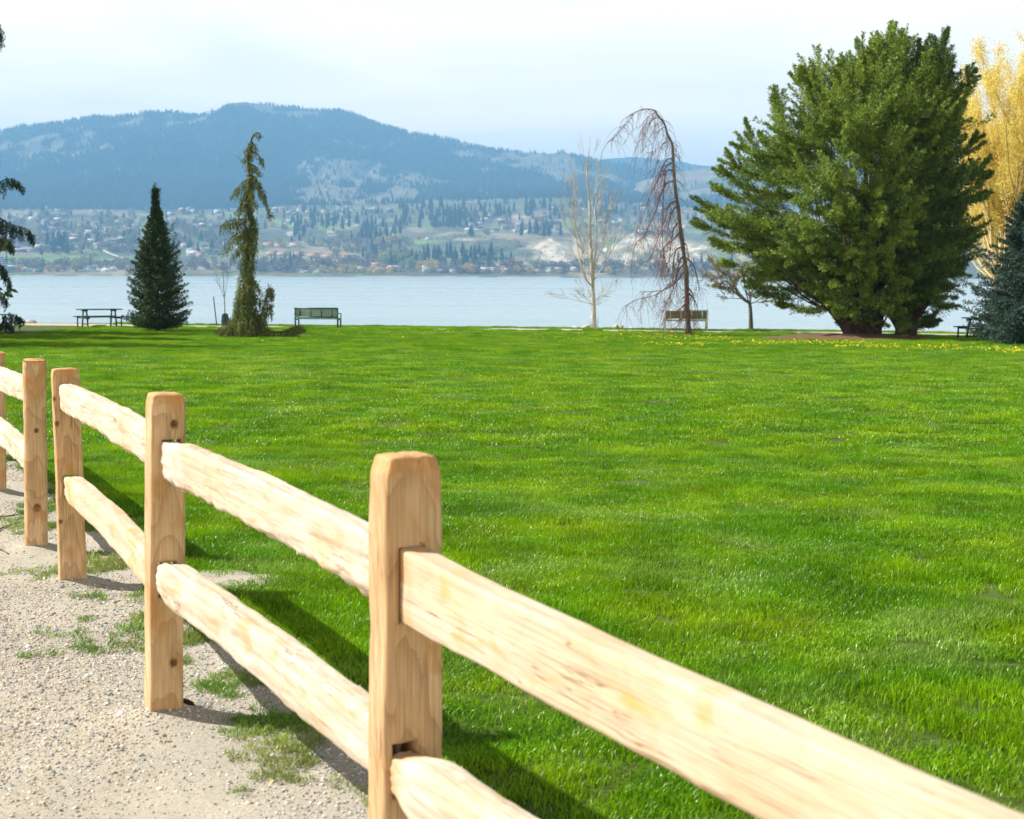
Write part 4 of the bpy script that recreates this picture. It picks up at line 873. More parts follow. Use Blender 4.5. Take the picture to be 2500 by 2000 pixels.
for pts, dy in arcs:
    n_ = len(pts); A = smooth_path(np.array([at(x_, y_, Yl + dy * i / (n_ - 1)) for i, (x_, y_) in enumerate(pts)]), 24)
    thick_ = .030 if pts[0][1] > 385 else .012
    bm_.tube(A - b, np.linspace(thick_, .005, len(A)), 5)
    ln_ = np.linalg.norm(np.diff(A, axis=0), axis=1).sum()
    for _ in range(int(ln_ * 9) + 3):
        i = rg.integers(2, len(A)); h = A[i][2] - float(gz(A[i][0], A[i][1]))
        P = twig_path(A[i], (rg.normal(-.25, .5), rg.normal(0, .5), rg.uniform(-.4, .2)), min(rg.uniform(.3, 1.5), h * .95), rg, -.38, .16, 8)
        tw.tube(P - b, np.linspace(.0075, .0035, len(P)), 3, False)
        for _k in range(rg.integers(0, 4)):
            j = rg.integers(1, 7); Q_ = twig_path(P[j], (rg.normal(0, .6), rg.normal(0, .6), -.3), rg.uniform(.15, .6), rg, -.35, .2, 5); tw.tube(Q_ - b, np.linspace(.005, .003, 5), 3, False)
for _ in range(230):      # twigs straight off the trunk and its bent top
    i = int(len(TP) * (1 - rg.random() ** 1.0 * .97)); i = min(max(i, 2), len(TP) - 1); p = TP[i]; h = p[2] - float(gz(p[0], p[1]))
    P = twig_path(p, (rg.normal(-.1, .7), rg.normal(0, .6), .1), min(rg.uniform(.3, 1.1), h * .9), rg, -.4, .15, 8); tw.tube(P - b, np.linspace(.0065, .003, 8), 3, False)
bm_.build('limbs', TWIG_RED, root); tw.build('twigs', TWIG_RED, root)

def grow(mb, tips, p, d, L_, r, depth, rg, upb, spread, nk=(3, 5), shrink=(.45, .7), b0=None, wig=.07, minr=.004):
    P = twig_path(p, d, L_, rg, upb, wig, 8); mb.tube(P - b0, np.linspace(r, max(r * .35, minr), 8), 6 if r > .03 else (4 if r > .01 else 3), False); tips.append(P)
    if depth <= 0: return
    for k in range(rg.integers(*nk) + 1):
        i = rg.integers(2, 8); d0 = nrm(P[min(i + 1, 7)] - P[i - 1]); a = rg.normal(size=3); a -= d0 * (a @ d0); a = nrm(a)
        grow(mb, tips, P[i], nrm(d0 + a * spread * rg.uniform(.6, 1.2)), L_ * rg.uniform(*shrink) * (1.1 - i * .05), max(r * (.8 - i * .055), minr), depth - 1, rg, upb, spread, nk, shrink, b0, wig, minr)
# pale bare poplar
b = ground(1450, 806); Ya = b[1]; rg = np.random.default_rng(31)
root = empty('bare_poplar_tree', b, 0, 'slender bare pale-barked tree standing alone at the lawn edge right of centre', 'bare tree')
tm = MB(); bm_ = MB(); tips = []
for pts, r0, r1 in (([(1450, 810), (1449, 745), (1446, 690), (1445, 640), (1441, 590), (1441, 540), (1438, 480), (1434, 440), (1434, 410), (1438, 370), (1441, 312)], .10, .006), ([(1447, 715), (1452, 640), (1456, 590), (1455, 520), (1457, 460), (1457, 390)], .045, .006),
                    ([(1434, 415), (1428, 395), (1421, 350), (1417, 322)], .018, .004), ([(1446, 700), (1430, 680), (1418, 640), (1408, 590), (1400, 520), (1402, 450), (1401, 385)], .045, .005), ([(1440, 590), (1428, 560), (1420, 520), (1405, 470), (1400, 440)], .03, .004)):
    P = smooth_path(np.array([at(x_, y_, Ya + rg.normal(0, .15)) for x_, y_ in pts]), 30); (tm if r0 > .09 else bm_).tube(P - b, np.linspace(r0, r1, len(P)) * (1 + (.35 * np.exp(-np.linspace(0, 1, len(P)) * 30) if r0 > .09 else 0)), 10 if r0 > .09 else 6)
tm.build('trunk', BARK_PALE, root, smooth=True)
for (x0, y0, dx, L_, r) in [(1449, 745, -1.2, 1.5, .028), (1448, 735, .9, 1.1, .02), (1448, 725, -.9, 2.2, .03), (1447, 700, -.55, 2.6, .035), (1446, 690, .75, 2.2, .032), (1446, 665, .45, 2.3, .032), (1445, 640, -.55, 2.4, .03), (1444, 620, .5, 2.2, .03), (1442, 590, -.6, 2.1, .028), (1441, 560, .45, 2.0, .026), (1440, 530, -.5, 2.0, .024), (1438, 500, .4, 1.7, .022), (1437, 470, -.4, 1.5, .02), (1435, 440, .35, 1.2, .016), (1455, 560, .45, 1.5, .02), (1456, 500, .3, 1.3, .016), (1402, 520, -.4, 1.2, .016), (1408, 590, -.6, 1.5, .02), (1449, 748, .7, .8, .015), (1449, 735, -.7, .9, .014), (1448, 742, 1.1, 1.3, .016)]:
    for s_ in (0, 1):
        if s_ and rg.random() < .4: continue
        lowb = y0 > 730
        grow(bm_, tips, at(x0, y0, Ya), (dx * (1 if not s_ else .3), rg.normal(0, .5) if not s_ else rg.choice([-1, 1]) * .7, .9 if not lowb else .25), L_, r * .62, 2, rg, .14 if not lowb else .05, .55, (3, 5), (.35, .6), b, .09, .0036)
bm_.build('limbs', BARK_PALE, root)
cr = Crown(); T_ = [p for P in tips for p in P[3:]]; T_ = np.array(T_); T_ = T_[rg.choice(len(T_), min(len(T_), 900), replace=False)] + rg.normal(0, .02, (min(len(T_), 900), 3))
cr.add(*leaf_quads(T_, nrm(rg.normal(size=T_.shape)), .035, .022, rg)); cr.build('buds', BUD, root, b)
g_ = MB(); a = np.linspace(0, 6.283, 13)[:-1]
for k in range(12):
    g_.tube(np.array([[.17 * math.cos(a[k]), .17 * math.sin(a[k]), 0], [.17 * math.cos(a[k]), .17 * math.sin(a[k]), .62]]), .0035, 4)
for z_ in np.arange(.05, .66, .12): g_.tube(np.array([[.17 * math.cos(q), .17 * math.sin(q), z_] for q in np.linspace(0, 6.283, 17)]), .003, 4, False)
WIRE = noise_mat("galvanised_wire", (.45, .48, .50), (.6, .62, .64), 8, .5, metal=.6)
o = empty('trunk_guard', b, 0, 'wire mesh guard round the foot of the pale bare tree', 'tree guard'); g_.build('wire_mesh', WIRE, o)

# small budding tree
b = ground(1833, 811); Yb = b[1]; rg = np.random.default_rng(45)
root = empty('budding_tree', b, 0, 'small budding tree with spreading twigs, half hidden by the big conifer', 'small tree')
tm = MB(); tm.tube(smooth_path(np.array([at(x_, y_, Yb) for x_, y_ in [(1834, 812), (1833, 780), (1832, 755), (1830, 738)]]), 12) - b, np.linspace(.095, .06, 13), 9); tm.build('trunk', BARK_GREY, root, smooth=True)
bm_ = MB(); tips = []
for dx, up_, L_, r in [(-1.0, .55, 1.9, .05), (-.8, .9, 2.1, .05), (-1.2, .25, 1.7, .045), (-.3, 1, 2.0, .045), (.6, .8, 1.5, .045), (.9, .5, 1.2, .04), (-.6, .6, 1.7, .04), (.1, 1, 1.6, .04), (-1.1, .7, 2.2, .045)]:
    grow(bm_, tips, at(1830, 742, Yb), (dx, rg.normal(0, .45), up_), L_ * .8, r * .55, 3, rg, .03, .7, (3, 5), (.42, .62), b, .12, .0035)
bm_.build('limbs', BARK_GREY, root)
T_ = np.concatenate([P[2:] for P in tips if True]); T_ = T_[rg.choice(len(T_), min(len(T_), 9000), replace=False)]; T_ = T_ + rg.normal(0, .03, T_.shape)
cr = Crown(); cr.add(*leaf_quads(T_, nrm(rg.normal(size=T_.shape)), .05, .03, rg)); cr.build('crown', BUD, root, b)

# yellow willow behind
b = ground(2500, 818); b = b + np.array([.2, 3.5, -.1]); Yw = b[1]; rg = np.random.default_rng(61)
root = empty('yellow_willow_tree', b, 0, 'tall yellow spring willow rising behind the conifers at the right edge', 'willow tree')
tm = MB(); tm.tube(np.array([[0, 0, -.3], [.05, 0, 1.2], [.1, 0, 2.5]]), np.array([.42, .34, .28]), 12); tm.build('trunk', BARK_GREY, root, smooth=True)
bm_ = MB(); tips = []
for k in range(34):
    a = k * 2.4; e = rg.uniform(-.05, 1.3)
    if math.cos(a) < .2 and e < .95: a = abs(math.sin(a)) * 1.2 + .3
    grow(bm_, tips, b + np.array([.05, 0, rg.uniform(1.6, 2.6)]), (math.cos(a) * math.cos(e), math.sin(a) * math.cos(e), math.sin(e)), rg.uniform(5.5, 8.0), .055, 3, rg, .09, .5, (3, 5), (.42, .62), b, .07, .006)
bm_.build('limbs', TWIG_YEL, root)
T_ = np.concatenate([P[1:] for P in tips]); k = rg.choice(len(T_), 300000, replace=True); T_ = T_[k] + rg.normal(0, .12, (300000, 3)); T_ = T_[proj(T_)[0] > 2335 + 25 * rg.random(len(T_))]
cr = Crown(); cr.add(*leaf_quads(T_, nrm(rg.normal(size=T_.shape) + np.array([0, 0, -.2])), .09, .034, rg)); cr.build('crown', YELLOW, root, b)

# staked sapling
b = ground(545, 797); Yk = b[1]; rg = np.random.default_rng(71)
root = empty('sapling_tree', b, 0, 'thin leafless sapling tied above a dark green watering bag', 'sapling')
tm = MB(); P = smooth_path(np.array([at(x_, y_, Yk) for x_, y_ in [(550, 796), (549, 760), (548, 730), (546, 700), (545, 670), (543, 640)]]), 20); tm.tube(P - b, np.linspace(.03, .006, len(P)), 6); tm.build('trunk', BARK_GREY, root)
bm_ = MB(); tips = []
for (y0, dx, L_, r) in [(728, -.45, 1.1, .012), (728, .25, 1.0, .012), (715, -.6, .8, .008), (700, .35, .6, .007), (690, -.4, .6, .007), (680, .3, .5, .006), (665, -.3, .4, .005), (705, -.9, .7, .006)]:
    grow(bm_, tips, at(547.5, y0, Yk), (dx, rg.normal(0, .2), 1), L_, r, 1, rg, .05, .4, (1, 3), (.4, .6), b, .06, .0035)
bm_.build('limbs', BARK_GREY, root)
GREENBAG = noise_mat("dark_green_bag", (.012, .045, .035), (.03, .08, .065), 6, .45, .8, 14, spec=.4)
m_ = MB(); n = 20; rings = []
for k, (z_, rx, ry, ox) in enumerate([(0, .24, .17, .06), (.06, .22, .17, .05), (.2, .19, .15, .03), (.34, .155, .13, .01), (.46, .135, .11, 0), (.52, .12, .09, 0), (.56, .06, .05, -.01)]):
    a = np.arange(n) * 6.283 / n; wv = 1 + .10 * np.sin(a * 5 + z_ * 9) + .05 * np.sin(a * 9 - z_ * 20)
    rings.append(np.stack([ox + rx * wv * np.cos(a), ry * wv * np.sin(a), np.full(n, z_)], -1))
V = np.concatenate(rings); i = np.arange(6)[:, None] * n; j = np.arange(n)[None]; Q = np.stack([i + j, i + (j + 1) % n, i + n + (j + 1) % n, i + n + j], -1).reshape(-1, 4)
m_.add(V, [(120, 120 + k, 121 + k) for k in range(1, n - 1)], Q)
o = empty('watering_bag', ground(550, 797), 0, 'dark green watering bag slumped round the foot of the sapling', 'watering bag'); m_.build('bag', GREENBAG, o, smooth=True)
s_ = MB(); s_.box((-.02, -.13, .36), (.10, .03, .03), bev=.01); s_.build('strap', GREENBAG, o)
STAKE = noise_mat("stake_wood", (.05, .055, .05), (.10, .10, .09), 6, .9)
for (x0, y0, x1, y1, lb) in ((530, 797, 521, 724, 'thin dark stake leaning left of the sapling'), (575, 797, 582, 728, 'thin dark stake leaning between the sapling and the weeping cypress')):
    q0 = ground(x0, y0); q1 = at(x1, y1, q0[1]); m_ = MB(); m_.tube(np.array([[0, 0, -.1], (q1 - q0)]), .026, 6)
    tag(m_.build('stake', STAKE), lb, 'stake', 'stakes beside the sapling').location = tuple(q0)

# grass mounds at tree feet, dandelions
mound = [tuft('tuft_m%02d' % k, GRASS, 380 + k, 160, .16, .16, .008, .5) for k in range(3)]
P = []
for (cx_, cy_, n, r_) in [(1833, 811, 60, .45), (1450, 809, 10, .25), (2165, 826, 22, .5)]:
    c = ground(cx_, cy_); a = rng.uniform(0, 6.28, n); rr = r_ * np.sqrt(rng.random(n)); P.append(np.stack([c[0] + rr * np.cos(a) * 1.5, c[1] + rr * np.sin(a), gz(c[0] + rr * np.cos(a) * 1.5, c[1] + rr * np.sin(a))], -1))
P = np.concatenate(P); n = len(P)
instancer('rank_grass', P, np.stack([np.zeros(n), np.zeros(n), rng.uniform(0, 6.28, n)], -1), rng.uniform(.5, 1.1, n), rng.integers(0, 3, n), mound, 'longer unmown grass round the feet of the small trees', 'grass')

PETAL = noise_mat("dandelion_petals", (.82, .64, .015), (.88, .74, .03), 30, .6)
STEM = noise_mat("flower_stem", (.10, .20, .03), (.14, .26, .05), 30, .6)
def flower(link=True):
    m_ = MB(); n = 10; a = np.arange(n) * 6.283 / n; V = [[0, 0, .085]]
    for k in range(n): V += [[.025 * math.cos(a[k]), .025 * math.sin(a[k]), .080 + .004 * (k % 2)]]
    V += [[0, 0, .062]]; m_.add(V, [(0, 1 + k, 1 + (k + 1) % n) for k in range(n)] + [(n + 1, 1 + (k + 1) % n, 1 + k) for k in range(n)])
    hd = np.concatenate(m_.V); k0 = len(m_.T[0]); m_.tube(np.array([[0, 0, -.01], [0, 0, .065]]), .003, 4)
    nf = sum(len(t_) for t_ in m_.T) + sum(len(t_) for t_ in m_.Q); fm = np.zeros(nf, int); fm[k0:] = 1
    return mk('dandelion', np.concatenate(m_.V), np.concatenate(m_.T), np.concatenate(m_.Q) if m_.Q else None, mats=[PETAL, STEM], fm=fm, link=link)
fx_ = []
for (x0, x1, y0, y1, n, lb) in [(1560, 1790, 820, 833, 150, 'yellow dandelion in the patch before the bare weeping larch'), (1560, 1720, 842, 848, 60, 'yellow dandelion in the row nearer than the larch'), (1300, 1560, 812, 836, 60, 'yellow dandelion scattered before the slender bare tree'),
                              (1780, 2130, 836, 846, 190, 'yellow dandelion along the front of the mulch bed'), (2040, 2200, 846, 854, 70, 'yellow dandelion nearer than the mulch bed'), (2170, 2440, 846, 862, 110, 'yellow dandelion in the line right of the mulch bed'), (2430, 2520, 856, 868, 60, 'yellow dandelion by the foot of the blue spruce'), (740, 1250, 806, 830, 36, 'yellow dandelion near the green bench'), (560, 700, 832, 845, 4, 'yellow dandelion before the weeping cypress')]:
    for _ in range(n):
        f_ = rng.random(); px = x0 + f_ * (x1 - x0); py = rng.normal((y0 + y1) / 2, (y1 - y0) * .28) + (f_ - .5) * 3
        fx_.append((px, py, lb))
k = rng.permutation(len(fx_)); first = flower(); first.rotation_euler = (0, 0, .3); rest = []
ipos = {}
for c_, kk in enumerate(k):
    px, py, lb = fx_[kk]; p = ground(px, py)
    if c_ < 290:
        o = first if c_ == 0 else first.copy()
        if c_: scene.collection.objects.link(o)
        o.location = tuple(p); o.rotation_euler = (rng.normal(0, .25), rng.normal(0, .25), rng.uniform(0, 6)); s_ = rng.uniform(.8, 1.35); o.scale = (s_, s_, s_ * .9)
        tag(o, lb, 'dandelion', lb.replace('yellow dandelion', 'dandelions'))
    else: rest.append(p)
fl = flower(False); fl.name = 'bloom'; rest = np.array(rest)
instancer('dandelions', rest, np.zeros((len(rest), 3)), rng.uniform(.7, 1.2, len(rest)), np.zeros(len(rest)), [fl], 'yellow dandelions strewn over the far lawn', 'dandelions')

# mulch bed
MULCH = noise_mat("mulch", (.10, .048, .028), (.21, .115, .07), 25, .95, 1.0, 60)
th = np.linspace(0, 6.283, 61)[:-1]; rr_ = np.linspace(0, 1, 22); V = []
for r_ in rr_:
    e_ = 1 + .12 * np.sin(th * 3 + 1) + .06 * np.sin(th * 7)
    x_ = MULCH_C[0] + 3.2 * e_ * r_ * np.cos(th); y_ = MULCH_C[1] + 1.75 * e_ * r_ * np.sin(th)
    V.append(np.stack([x_, y_, gz(x_, y_) + .012 + .15 * (1 - r_ ** 2) ** 1.2 + .02 * fbm(x_ * 6, y_ * 6, 0, 3, 4) * (1 - r_)], -1))
V = np.concatenate(V); i = np.arange(21)[:, None] * 60; j = np.arange(60)[None]
o = mk('mulch_bed', V, None, np.stack([i + j, i + 60 + j, i + 60 + (j + 1) % 60, i + (j + 1) % 60], -1).reshape(-1, 4), MULCH, smooth=True); tag(o, 'low bed of red-brown bark mulch under the tallest conifer', 'mulch', kind='stuff')

# lakeside path
PATH = noise_mat("pale_path", (.34, .31, .26), (.46, .42, .35), 5, .95, .3, 60)
xs = np.linspace(-60, 60, 241); ys = np.linspace(-1, 1, 9); X, V_ = np.meshgrid(xs, ys); Y = path_y(X) + V_ * .95
i = np.arange(8)[:, None] * 241 + np.arange(240)[None]
o = mk('path', np.stack([X, Y, gz(X, Y) + .03 - .03 * V_ ** 4], -1).reshape(-1, 3), None, np.stack([i, i + 1, i + 242, i + 241], -1).reshape(-1, 4), PATH, smooth=True); tag(o, kind='structure')

# shore rocks
ROCK = noise_mat("pale_rock", (.38, .35, .30), (.58, .55, .49), 2.2, .9, 1.0, 7)
def rock(name, c, s, seed, label, group='rocks along the shore'):
    import mathutils
    r_ = np.random.default_rng(seed); n = 18; m = 11; V = []
    for k in range(m):
        el = -math.pi / 2 + math.pi * k / (m - 1)
        for j_ in range(n):
            a = j_ * 6.283 / n; V.append([math.cos(el) * math.cos(a), math.cos(el) * math.sin(a), math.sin(el)])
    V = np.array(V); q = 1 + .35 * fbm(V[:, 0] * 1.4 + seed, V[:, 1] * 1.4, V[:, 2] * 1.4, 3, seed); V = V * q[:, None]; V = np.sign(V) * np.abs(V) ** .85 * np.array(s)
    i = np.arange(m - 1)[:, None] * n; j_ = np.arange(n)[None]; Q = np.stack([i + j_, i + (j_ + 1) % n, i + n + (j_ + 1) % n, i + n + j_], -1).reshape(-1, 4)
    o = mk(name, V, None, Q, ROCK, smooth=False); o.location = tuple(c); o.rotation_euler = (0, 0, r_.uniform(0, 6)); return tag(o, label, 'rock', group)
for k, (px, py, w, h, lb) in enumerate([(76, 789, 28, 7, 'whitish rock at the shore between the left weeping conifer and the picnic table'), (1405, 803, 22, 5, 'flat pale rock just left of the slender bare tree'), (1432, 801, 26, 6, 'larger pale rock touching the slender bare tree foot'), (1505, 800, 14, 9, 'upright pinkish rock between the slender bare tree and the larch'),
                                    (1518, 801, 9, 7, 'small dark rock beside the upright pinkish one'), (1545, 806, 40, 4, 'low pale rock slab left of the larch twigs'), (1640, 805, 24, 5, 'pale rock seen under the pale bench'), (1700, 806, 30, 4, 'pale rock under the right end of the pale bench'), (1990, 816, 36, 6, 'flat sunlit rock left of the big conifer trunk'),
                                    (2136, 817, 12, 6, 'whitish rock between the two conifer trunks, left one'), (2162, 817, 14, 8, 'whitish rock between the two conifer trunks, middle one'), (2174, 817, 11, 9, 'whitish rock hard against the right conifer trunk'), (905, 803, 30, 3, 'thin pale rock edge right of the green bench'), (1345, 806, 44, 3, 'low line of pale rock left of the slender bare tree'), (1910, 812, 14, 3, 'tiny pale rock beyond the path before the big conifer')]):
    X_ = (px - 1250) / F0 * 59; Yr = 60.6 - .19 * X_; c = at(px, py, Yr); zg = float(gz(c[0], c[1])); s_ = Yr / F0
    rock('shore_rock', (c[0], c[1], c[2] - h * s_ * .2), (w * s_ / 2, w * s_ / 2.6, max(h * s_ / 2 + .1, .12)), 500 + k, lb)
# ============================================================ BENCHES AND TABLES
GREEN = noise_mat("green_painted_metal", (.010, .085, .062), (.016, .11, .08), 5, .45, spec=.5)
SLAT_G = noise_mat("pale_green_slats", (.20, .27, .19), (.27, .34, .24), 8, .7)
WHITE = noise_mat("grey_white_painted_metal", (.50, .56, .50), (.62, .66, .60), 5, .5, spec=.5)
SLAT_D = noise_mat("dark_green_slats", (.10, .13, .07), (.17, .20, .11), 8, .7)
TABLE = noise_mat("dark_green_table_paint", (.012, .050, .036), (.025, .075, .055), 8, .6, spec=.4)
TABLE_D = noise_mat("charcoal_table_wood", (.030, .032, .035), (.06, .06, .06), 8, .8)
def bench(px0, px1, pyb, rz, fm_, sm_, label, Hb=.86):
    p0 = ground((px0 + px1) / 2, pyb); Lb = (px1 - px0) / F0 * p0[1] / math.cos(rz)
    root = empty('park_bench', p0, rz, label, 'bench', 'park benches facing the lake')
    # local: x along the seat, -y is the back (towards the camera), +y the lake
    h = Lb / 2; dep = .50
    for sx in (-1, 1):
        m_ = MB(); m_.bar((sx * (h - .03), -.05, -.05), (sx * (h - .03), -.12, Hb), .055, .055); m_.build('back_leg', fm_, root)
        m_ = MB(); m_.bar((sx * (h - .03), dep, -.05), (sx * (h - .03), dep, .60), .055, .055); m_.build('front_leg', fm_, root)
        m_ = MB(); m_.box((sx * (h - .03), dep / 2 - .02, .615), (.07, dep + .16, .035), bev=.01); m_.build('armrest', fm_, root)
        m_ = MB(); m_.bar((sx * (h - .03), -.06, .38), (sx * (h - .03), dep, .38), .045, .05); m_.build('side_rail', fm_, root)
    m_ = MB(); zb, zt = .47, Hb
    yb = lambda z: -.05 - .07 * z / Hb - .035
    m_.bar((-h, yb(zt), zt - .02), (h, yb(zt), zt - .02), .045, .05); m_.bar((-h, yb(zb), zb), (h, yb(zb), zb), .045, .05)
    for f_ in (-.76, -.25, .25, .76): m_.bar((f_ * (h - .03), yb(zb) + .002, zb), (f_ * (h - .03), yb(zt) + .002, zt - .02), .035, .035)
    bf = m_.build('back_frame', fm_, root)
    for k in range(5):
        z_ = zb + .055 + k * (zt - zb - .09) / 4.4
        m_ = MB(); m_.box((0, yb(z_) + .045, z_), (Lb - .07, .02, .062), bev=.006); m_.build('slat', sm_, bf)
    m_ = MB()
    for k in range(5): m_.box((0, .03 + k * .108, .405), (Lb - .07, .085, .03), bev=.006)
    m_.build('seat', fm_ if fm_ is GREEN else sm_, root)
bench(720, 828, 803, R(-5), GREEN, SLAT_G, 'dark green framed bench standing alone right of the weeping cypress')
bench(1622, 1727, 808, R(-2), WHITE, SLAT_D, 'pale grey-framed bench seen behind the twigs of the bare larch', .84)
def table(p, rz, L_, mt, label, Ht=.76):
    root = empty('picnic_table', p, rz, label, 'picnic table', 'picnic tables on the lawn edge')
    m_ = MB()
    for k in range(5): m_.box((0, -.31 + k * .155, Ht - .02), (L_, .14, .04), bev=.008)
    m_.build('tabletop', mt, root)
    for sy in (-1, 1):
        m_ = MB(); m_.box((0, sy * .72, .44), (L_, .13, .038), bev=.008); m_.box((0, sy * .585, .44), (L_, .12, .038), bev=.008); m_.build('seat', mt, root)
        for sx in (-1, 1):
            m_ = MB(); m_.bar((sx * (L_ / 2 - .28), sy * .42, -.03), (sx * (L_ / 2 - .28), sy * .22, Ht - .04), .05, .055); m_.build('leg', mt, root)
            m_ = MB(); m_.bar((sx * (L_ / 2 - .18), sy * .72, -.03), (sx * (L_ / 2 - .18), sy * .72, .42), .045, .045); m_.build('leg', mt, root)
    for sx in (-1, 1):
        m_ = MB(); m_.bar((sx * (L_ / 2 - .24), -.74, .395), (sx * (L_ / 2 - .24), .74, .395), .04, .06); m_.bar((sx * (L_ / 2 - .28), -.36, Ht - .07), (sx * (L_ / 2 - .28), .36, Ht - .07), .04, .06); m_.bar((sx * (L_ / 2 - .28), -.4, .12), (sx * (L_ / 2 - .28), .4, .12), .035, .04); m_.build('cross_brace', mt, root)
table(ground(243, 799), R(33), 1.75, TABLE, 'dark green picnic table left of the small spruce')
table(ground(2415, 829), R(24), 1.9, TABLE_D, 'charcoal picnic table half hidden behind the blue spruce', .78)

# small things on the gravel
BARKC = noise_mat("bark_chip", (.06, .03, .02), (.16, .09, .05), 60, .95, 1, 90)
CHIP = noise_mat("fresh_wood_chip", (.55, .33, .12), (.70, .48, .22), 60, .8)
def lump(name, px, py, s, seed, mat, label, cat, group=None):
    r_ = np.random.default_rng(seed); p = ground(px, py); o = pebble_mesh(name, mat, seed); scene.collection.objects.link(o)
    o.location = (p[0], p[1], float(gravel_z(p[0], p[1])) + s[2] * .3); o.scale = s; o.rotation_euler = (r_.normal(0, .2), r_.normal(0, .2), r_.uniform(0, 6)); return tag(o, label, cat, group)
lump('bark_fragment', 458, 1742, (.032, .02, .022), 5, BARKC, 'dark brown scrap of bark beside the foot of the second fence post', 'bark scrap')
lump('wood_chip', 484, 1756, (.016, .011, .011), 6, CHIP, 'orange-tan wood chip touching the bark scrap', 'wood chip')
lump('wood_chip', 662, 1916, (.034, .010, .006), 7, CHIP, 'long cream wood chip lying alone on the gravel near the bottom', 'wood chip')
lump('stone', 580, 1748, (.014, .012, .010), 8, stone_mats[4], 'round white stone in the shadow right of the second post', 'stone')
lump('stone', 500, 1640, (.010, .009, .006), 9, stone_mats[0], 'small grey stone between the second post and the rail shadow', 'stone')
lump('stone', 258, 1524, (.022, .014, .010), 10, stone_mats[3], 'flat bluish stone among the grass tufts left of the second post', 'stone')
lump('stone', 345, 1852, (.013, .010, .008), 11, stone_mats[3], 'dark slate-blue stone on the gravel below the second post', 'stone')
for k, (pts, lb) in enumerate([([(-15, 1268), (20, 1266), (45, 1262), (55, 1268)], 'longer thin twig on the gravel at the left edge'), ([(-10, 1302), (15, 1292), (40, 1284), (50, 1280)], 'curved thin twig nearer the camera at the left edge'), ([(-8, 1345), (8, 1352), (18, 1358)], 'short thick twig lowest at the left edge')]):
    P = np.array([ground(*q) for q in pts]); P[:, 2] = gravel_z(P[:, 0], P[:, 1]) + .008; P = smooth_path(P, 12); c = P.mean(0); m_ = MB(); m_.tube(P - c, np.linspace(.006, .003, len(P)), 6); o = m_.build('twig', BARK_GREY); o.location = tuple(c); tag(o, lb, 'twig')
# ============================================================ LAKE
LAKE_Z = -8.0
wm, nt, p, _ = mat_new("lake_water")
g = N(nt, 'ShaderNodeNewGeometry'); mp = N(nt, 'ShaderNodeMapping', i={'Scale': (.45, 1.0, 1)}); mp2 = N(nt, 'ShaderNodeMapping', i={'Scale': (.10, 1.0, 1)}); L(nt, g.outputs['Position'], mp2.inputs[0]); L(nt, g.outputs['Position'], mp.inputs[0])
n1 = N(nt, 'ShaderNodeTexNoise', i={'Scale': .9, 'Detail': 5, 'Roughness': .6}); L(nt, mp.outputs[0], n1.inputs['Vector'])
n2 = N(nt, 'ShaderNodeTexNoise', i={'Scale': .02, 'Detail': 5}); L(nt, mp2.outputs[0], n2.inputs['Vector']); rr_ = N(nt, 'ShaderNodeMapRange', i={1: .35, 2: .65, 3: .24, 4: .34}); L(nt, n2.outputs['Fac'], rr_.inputs[0]); L(nt, rr_.outputs[0], p.inputs['Roughness'])
b = N(nt, 'ShaderNodeBump', i={'Strength': .9, 'Distance': .30}); L(nt, n1.outputs['Fac'], b.inputs['Height']); L(nt, b.outputs[0], p.inputs['Normal'])
x = N(nt, 'ShaderNodeMix', data_type='RGBA'); x.inputs[6].default_value = (.26, .35, .40, 1); x.inputs[7].default_value = (.29, .40, .46, 1); L(nt, n2.outputs['Fac'], x.inputs[0]); L(nt, x.outputs[2], p.inputs['Base Color'])
p.inputs['Roughness'].default_value = .28; p.inputs['IOR'].default_value = 1.333
# water sheet: calm grid, with a low line of wave crests left by a passing boat
xs = np.linspace(-6000, 6000, 40); ys = np.unique(np.concatenate([[75, 90, 120, 150, 250, 330, 370], np.linspace(838, 866, 29), [420, 500, 700, 1000, 1600, 2400, 3400]]))
xs = np.unique(np.concatenate([xs, np.linspace(-330, 330, 260)]))
def wz(x, y):
    yc = 852 + .01 * x + 1.5 * fbm(x * .02, 0, 0, 2, 3)
    return LAKE_Z + .65 * np.exp(-((y - yc) / 3) ** 2) * (1 + .8 * fbm(x * .2, y * .2, 0, 2, 5))
o = sheet('lake_water', xs, ys, wz, wm); tag(o, kind='structure')

# ============================================================ FAR SHORE, TOWN HILLS AND MOUNTAIN
cols = [-900, -600, 0, 200, 400, 550, 700, 850, 1000, 1100, 1200, 1300, 1400, 1500, 1650, 1800, 2000, 2400, 3200]
Dl = [3150, 3235, 3430, 3700, 4300, 5000, 5600, 7000, 8600, 10500]
prof = {
 3235: [664] * 19,
 3430: [640, 640, 637, 634, 645, 640, 643, 640, 648, 628, 600, 592, 596, 600, 602, 605, 610, 610, 610],
 3700: [606, 606, 606, 606, 606, 606, 600, 606, 612, 583, 579, 579, 583, 586, 590, 592, 590, 590, 590],
 4300: [560, 560, 556, 556, 552, 552, 556, 562, 562, 556, 560, 560, 556, 562, 566, 570, 560, 560, 560],
 5000: [520, 520, 518, 521, 526, 518, 518, 518, 508, 504, 508, 502, 498, 512, 520, 528, 520, 520, 520],
 5600: [508, 508, 507, 510, 516, 510, 500, 496, 494, 491, 486, 484, 480, 492, 500, 510, 510, 510, 510],
 7000: [455, 450, 415, 402, 395, 392, 440, 436, 425, 428, 432, 438, 446, 455, 465, 470, 470, 470, 470]}
rpx = [-900, -600, -100, 0, 60, 150, 250, 370, 480, 540, 590, 650, 700, 760, 830, 870, 940, 1000, 1100, 1200, 1300, 1400, 1450, 1540, 1600, 1700, 1800, 3200]
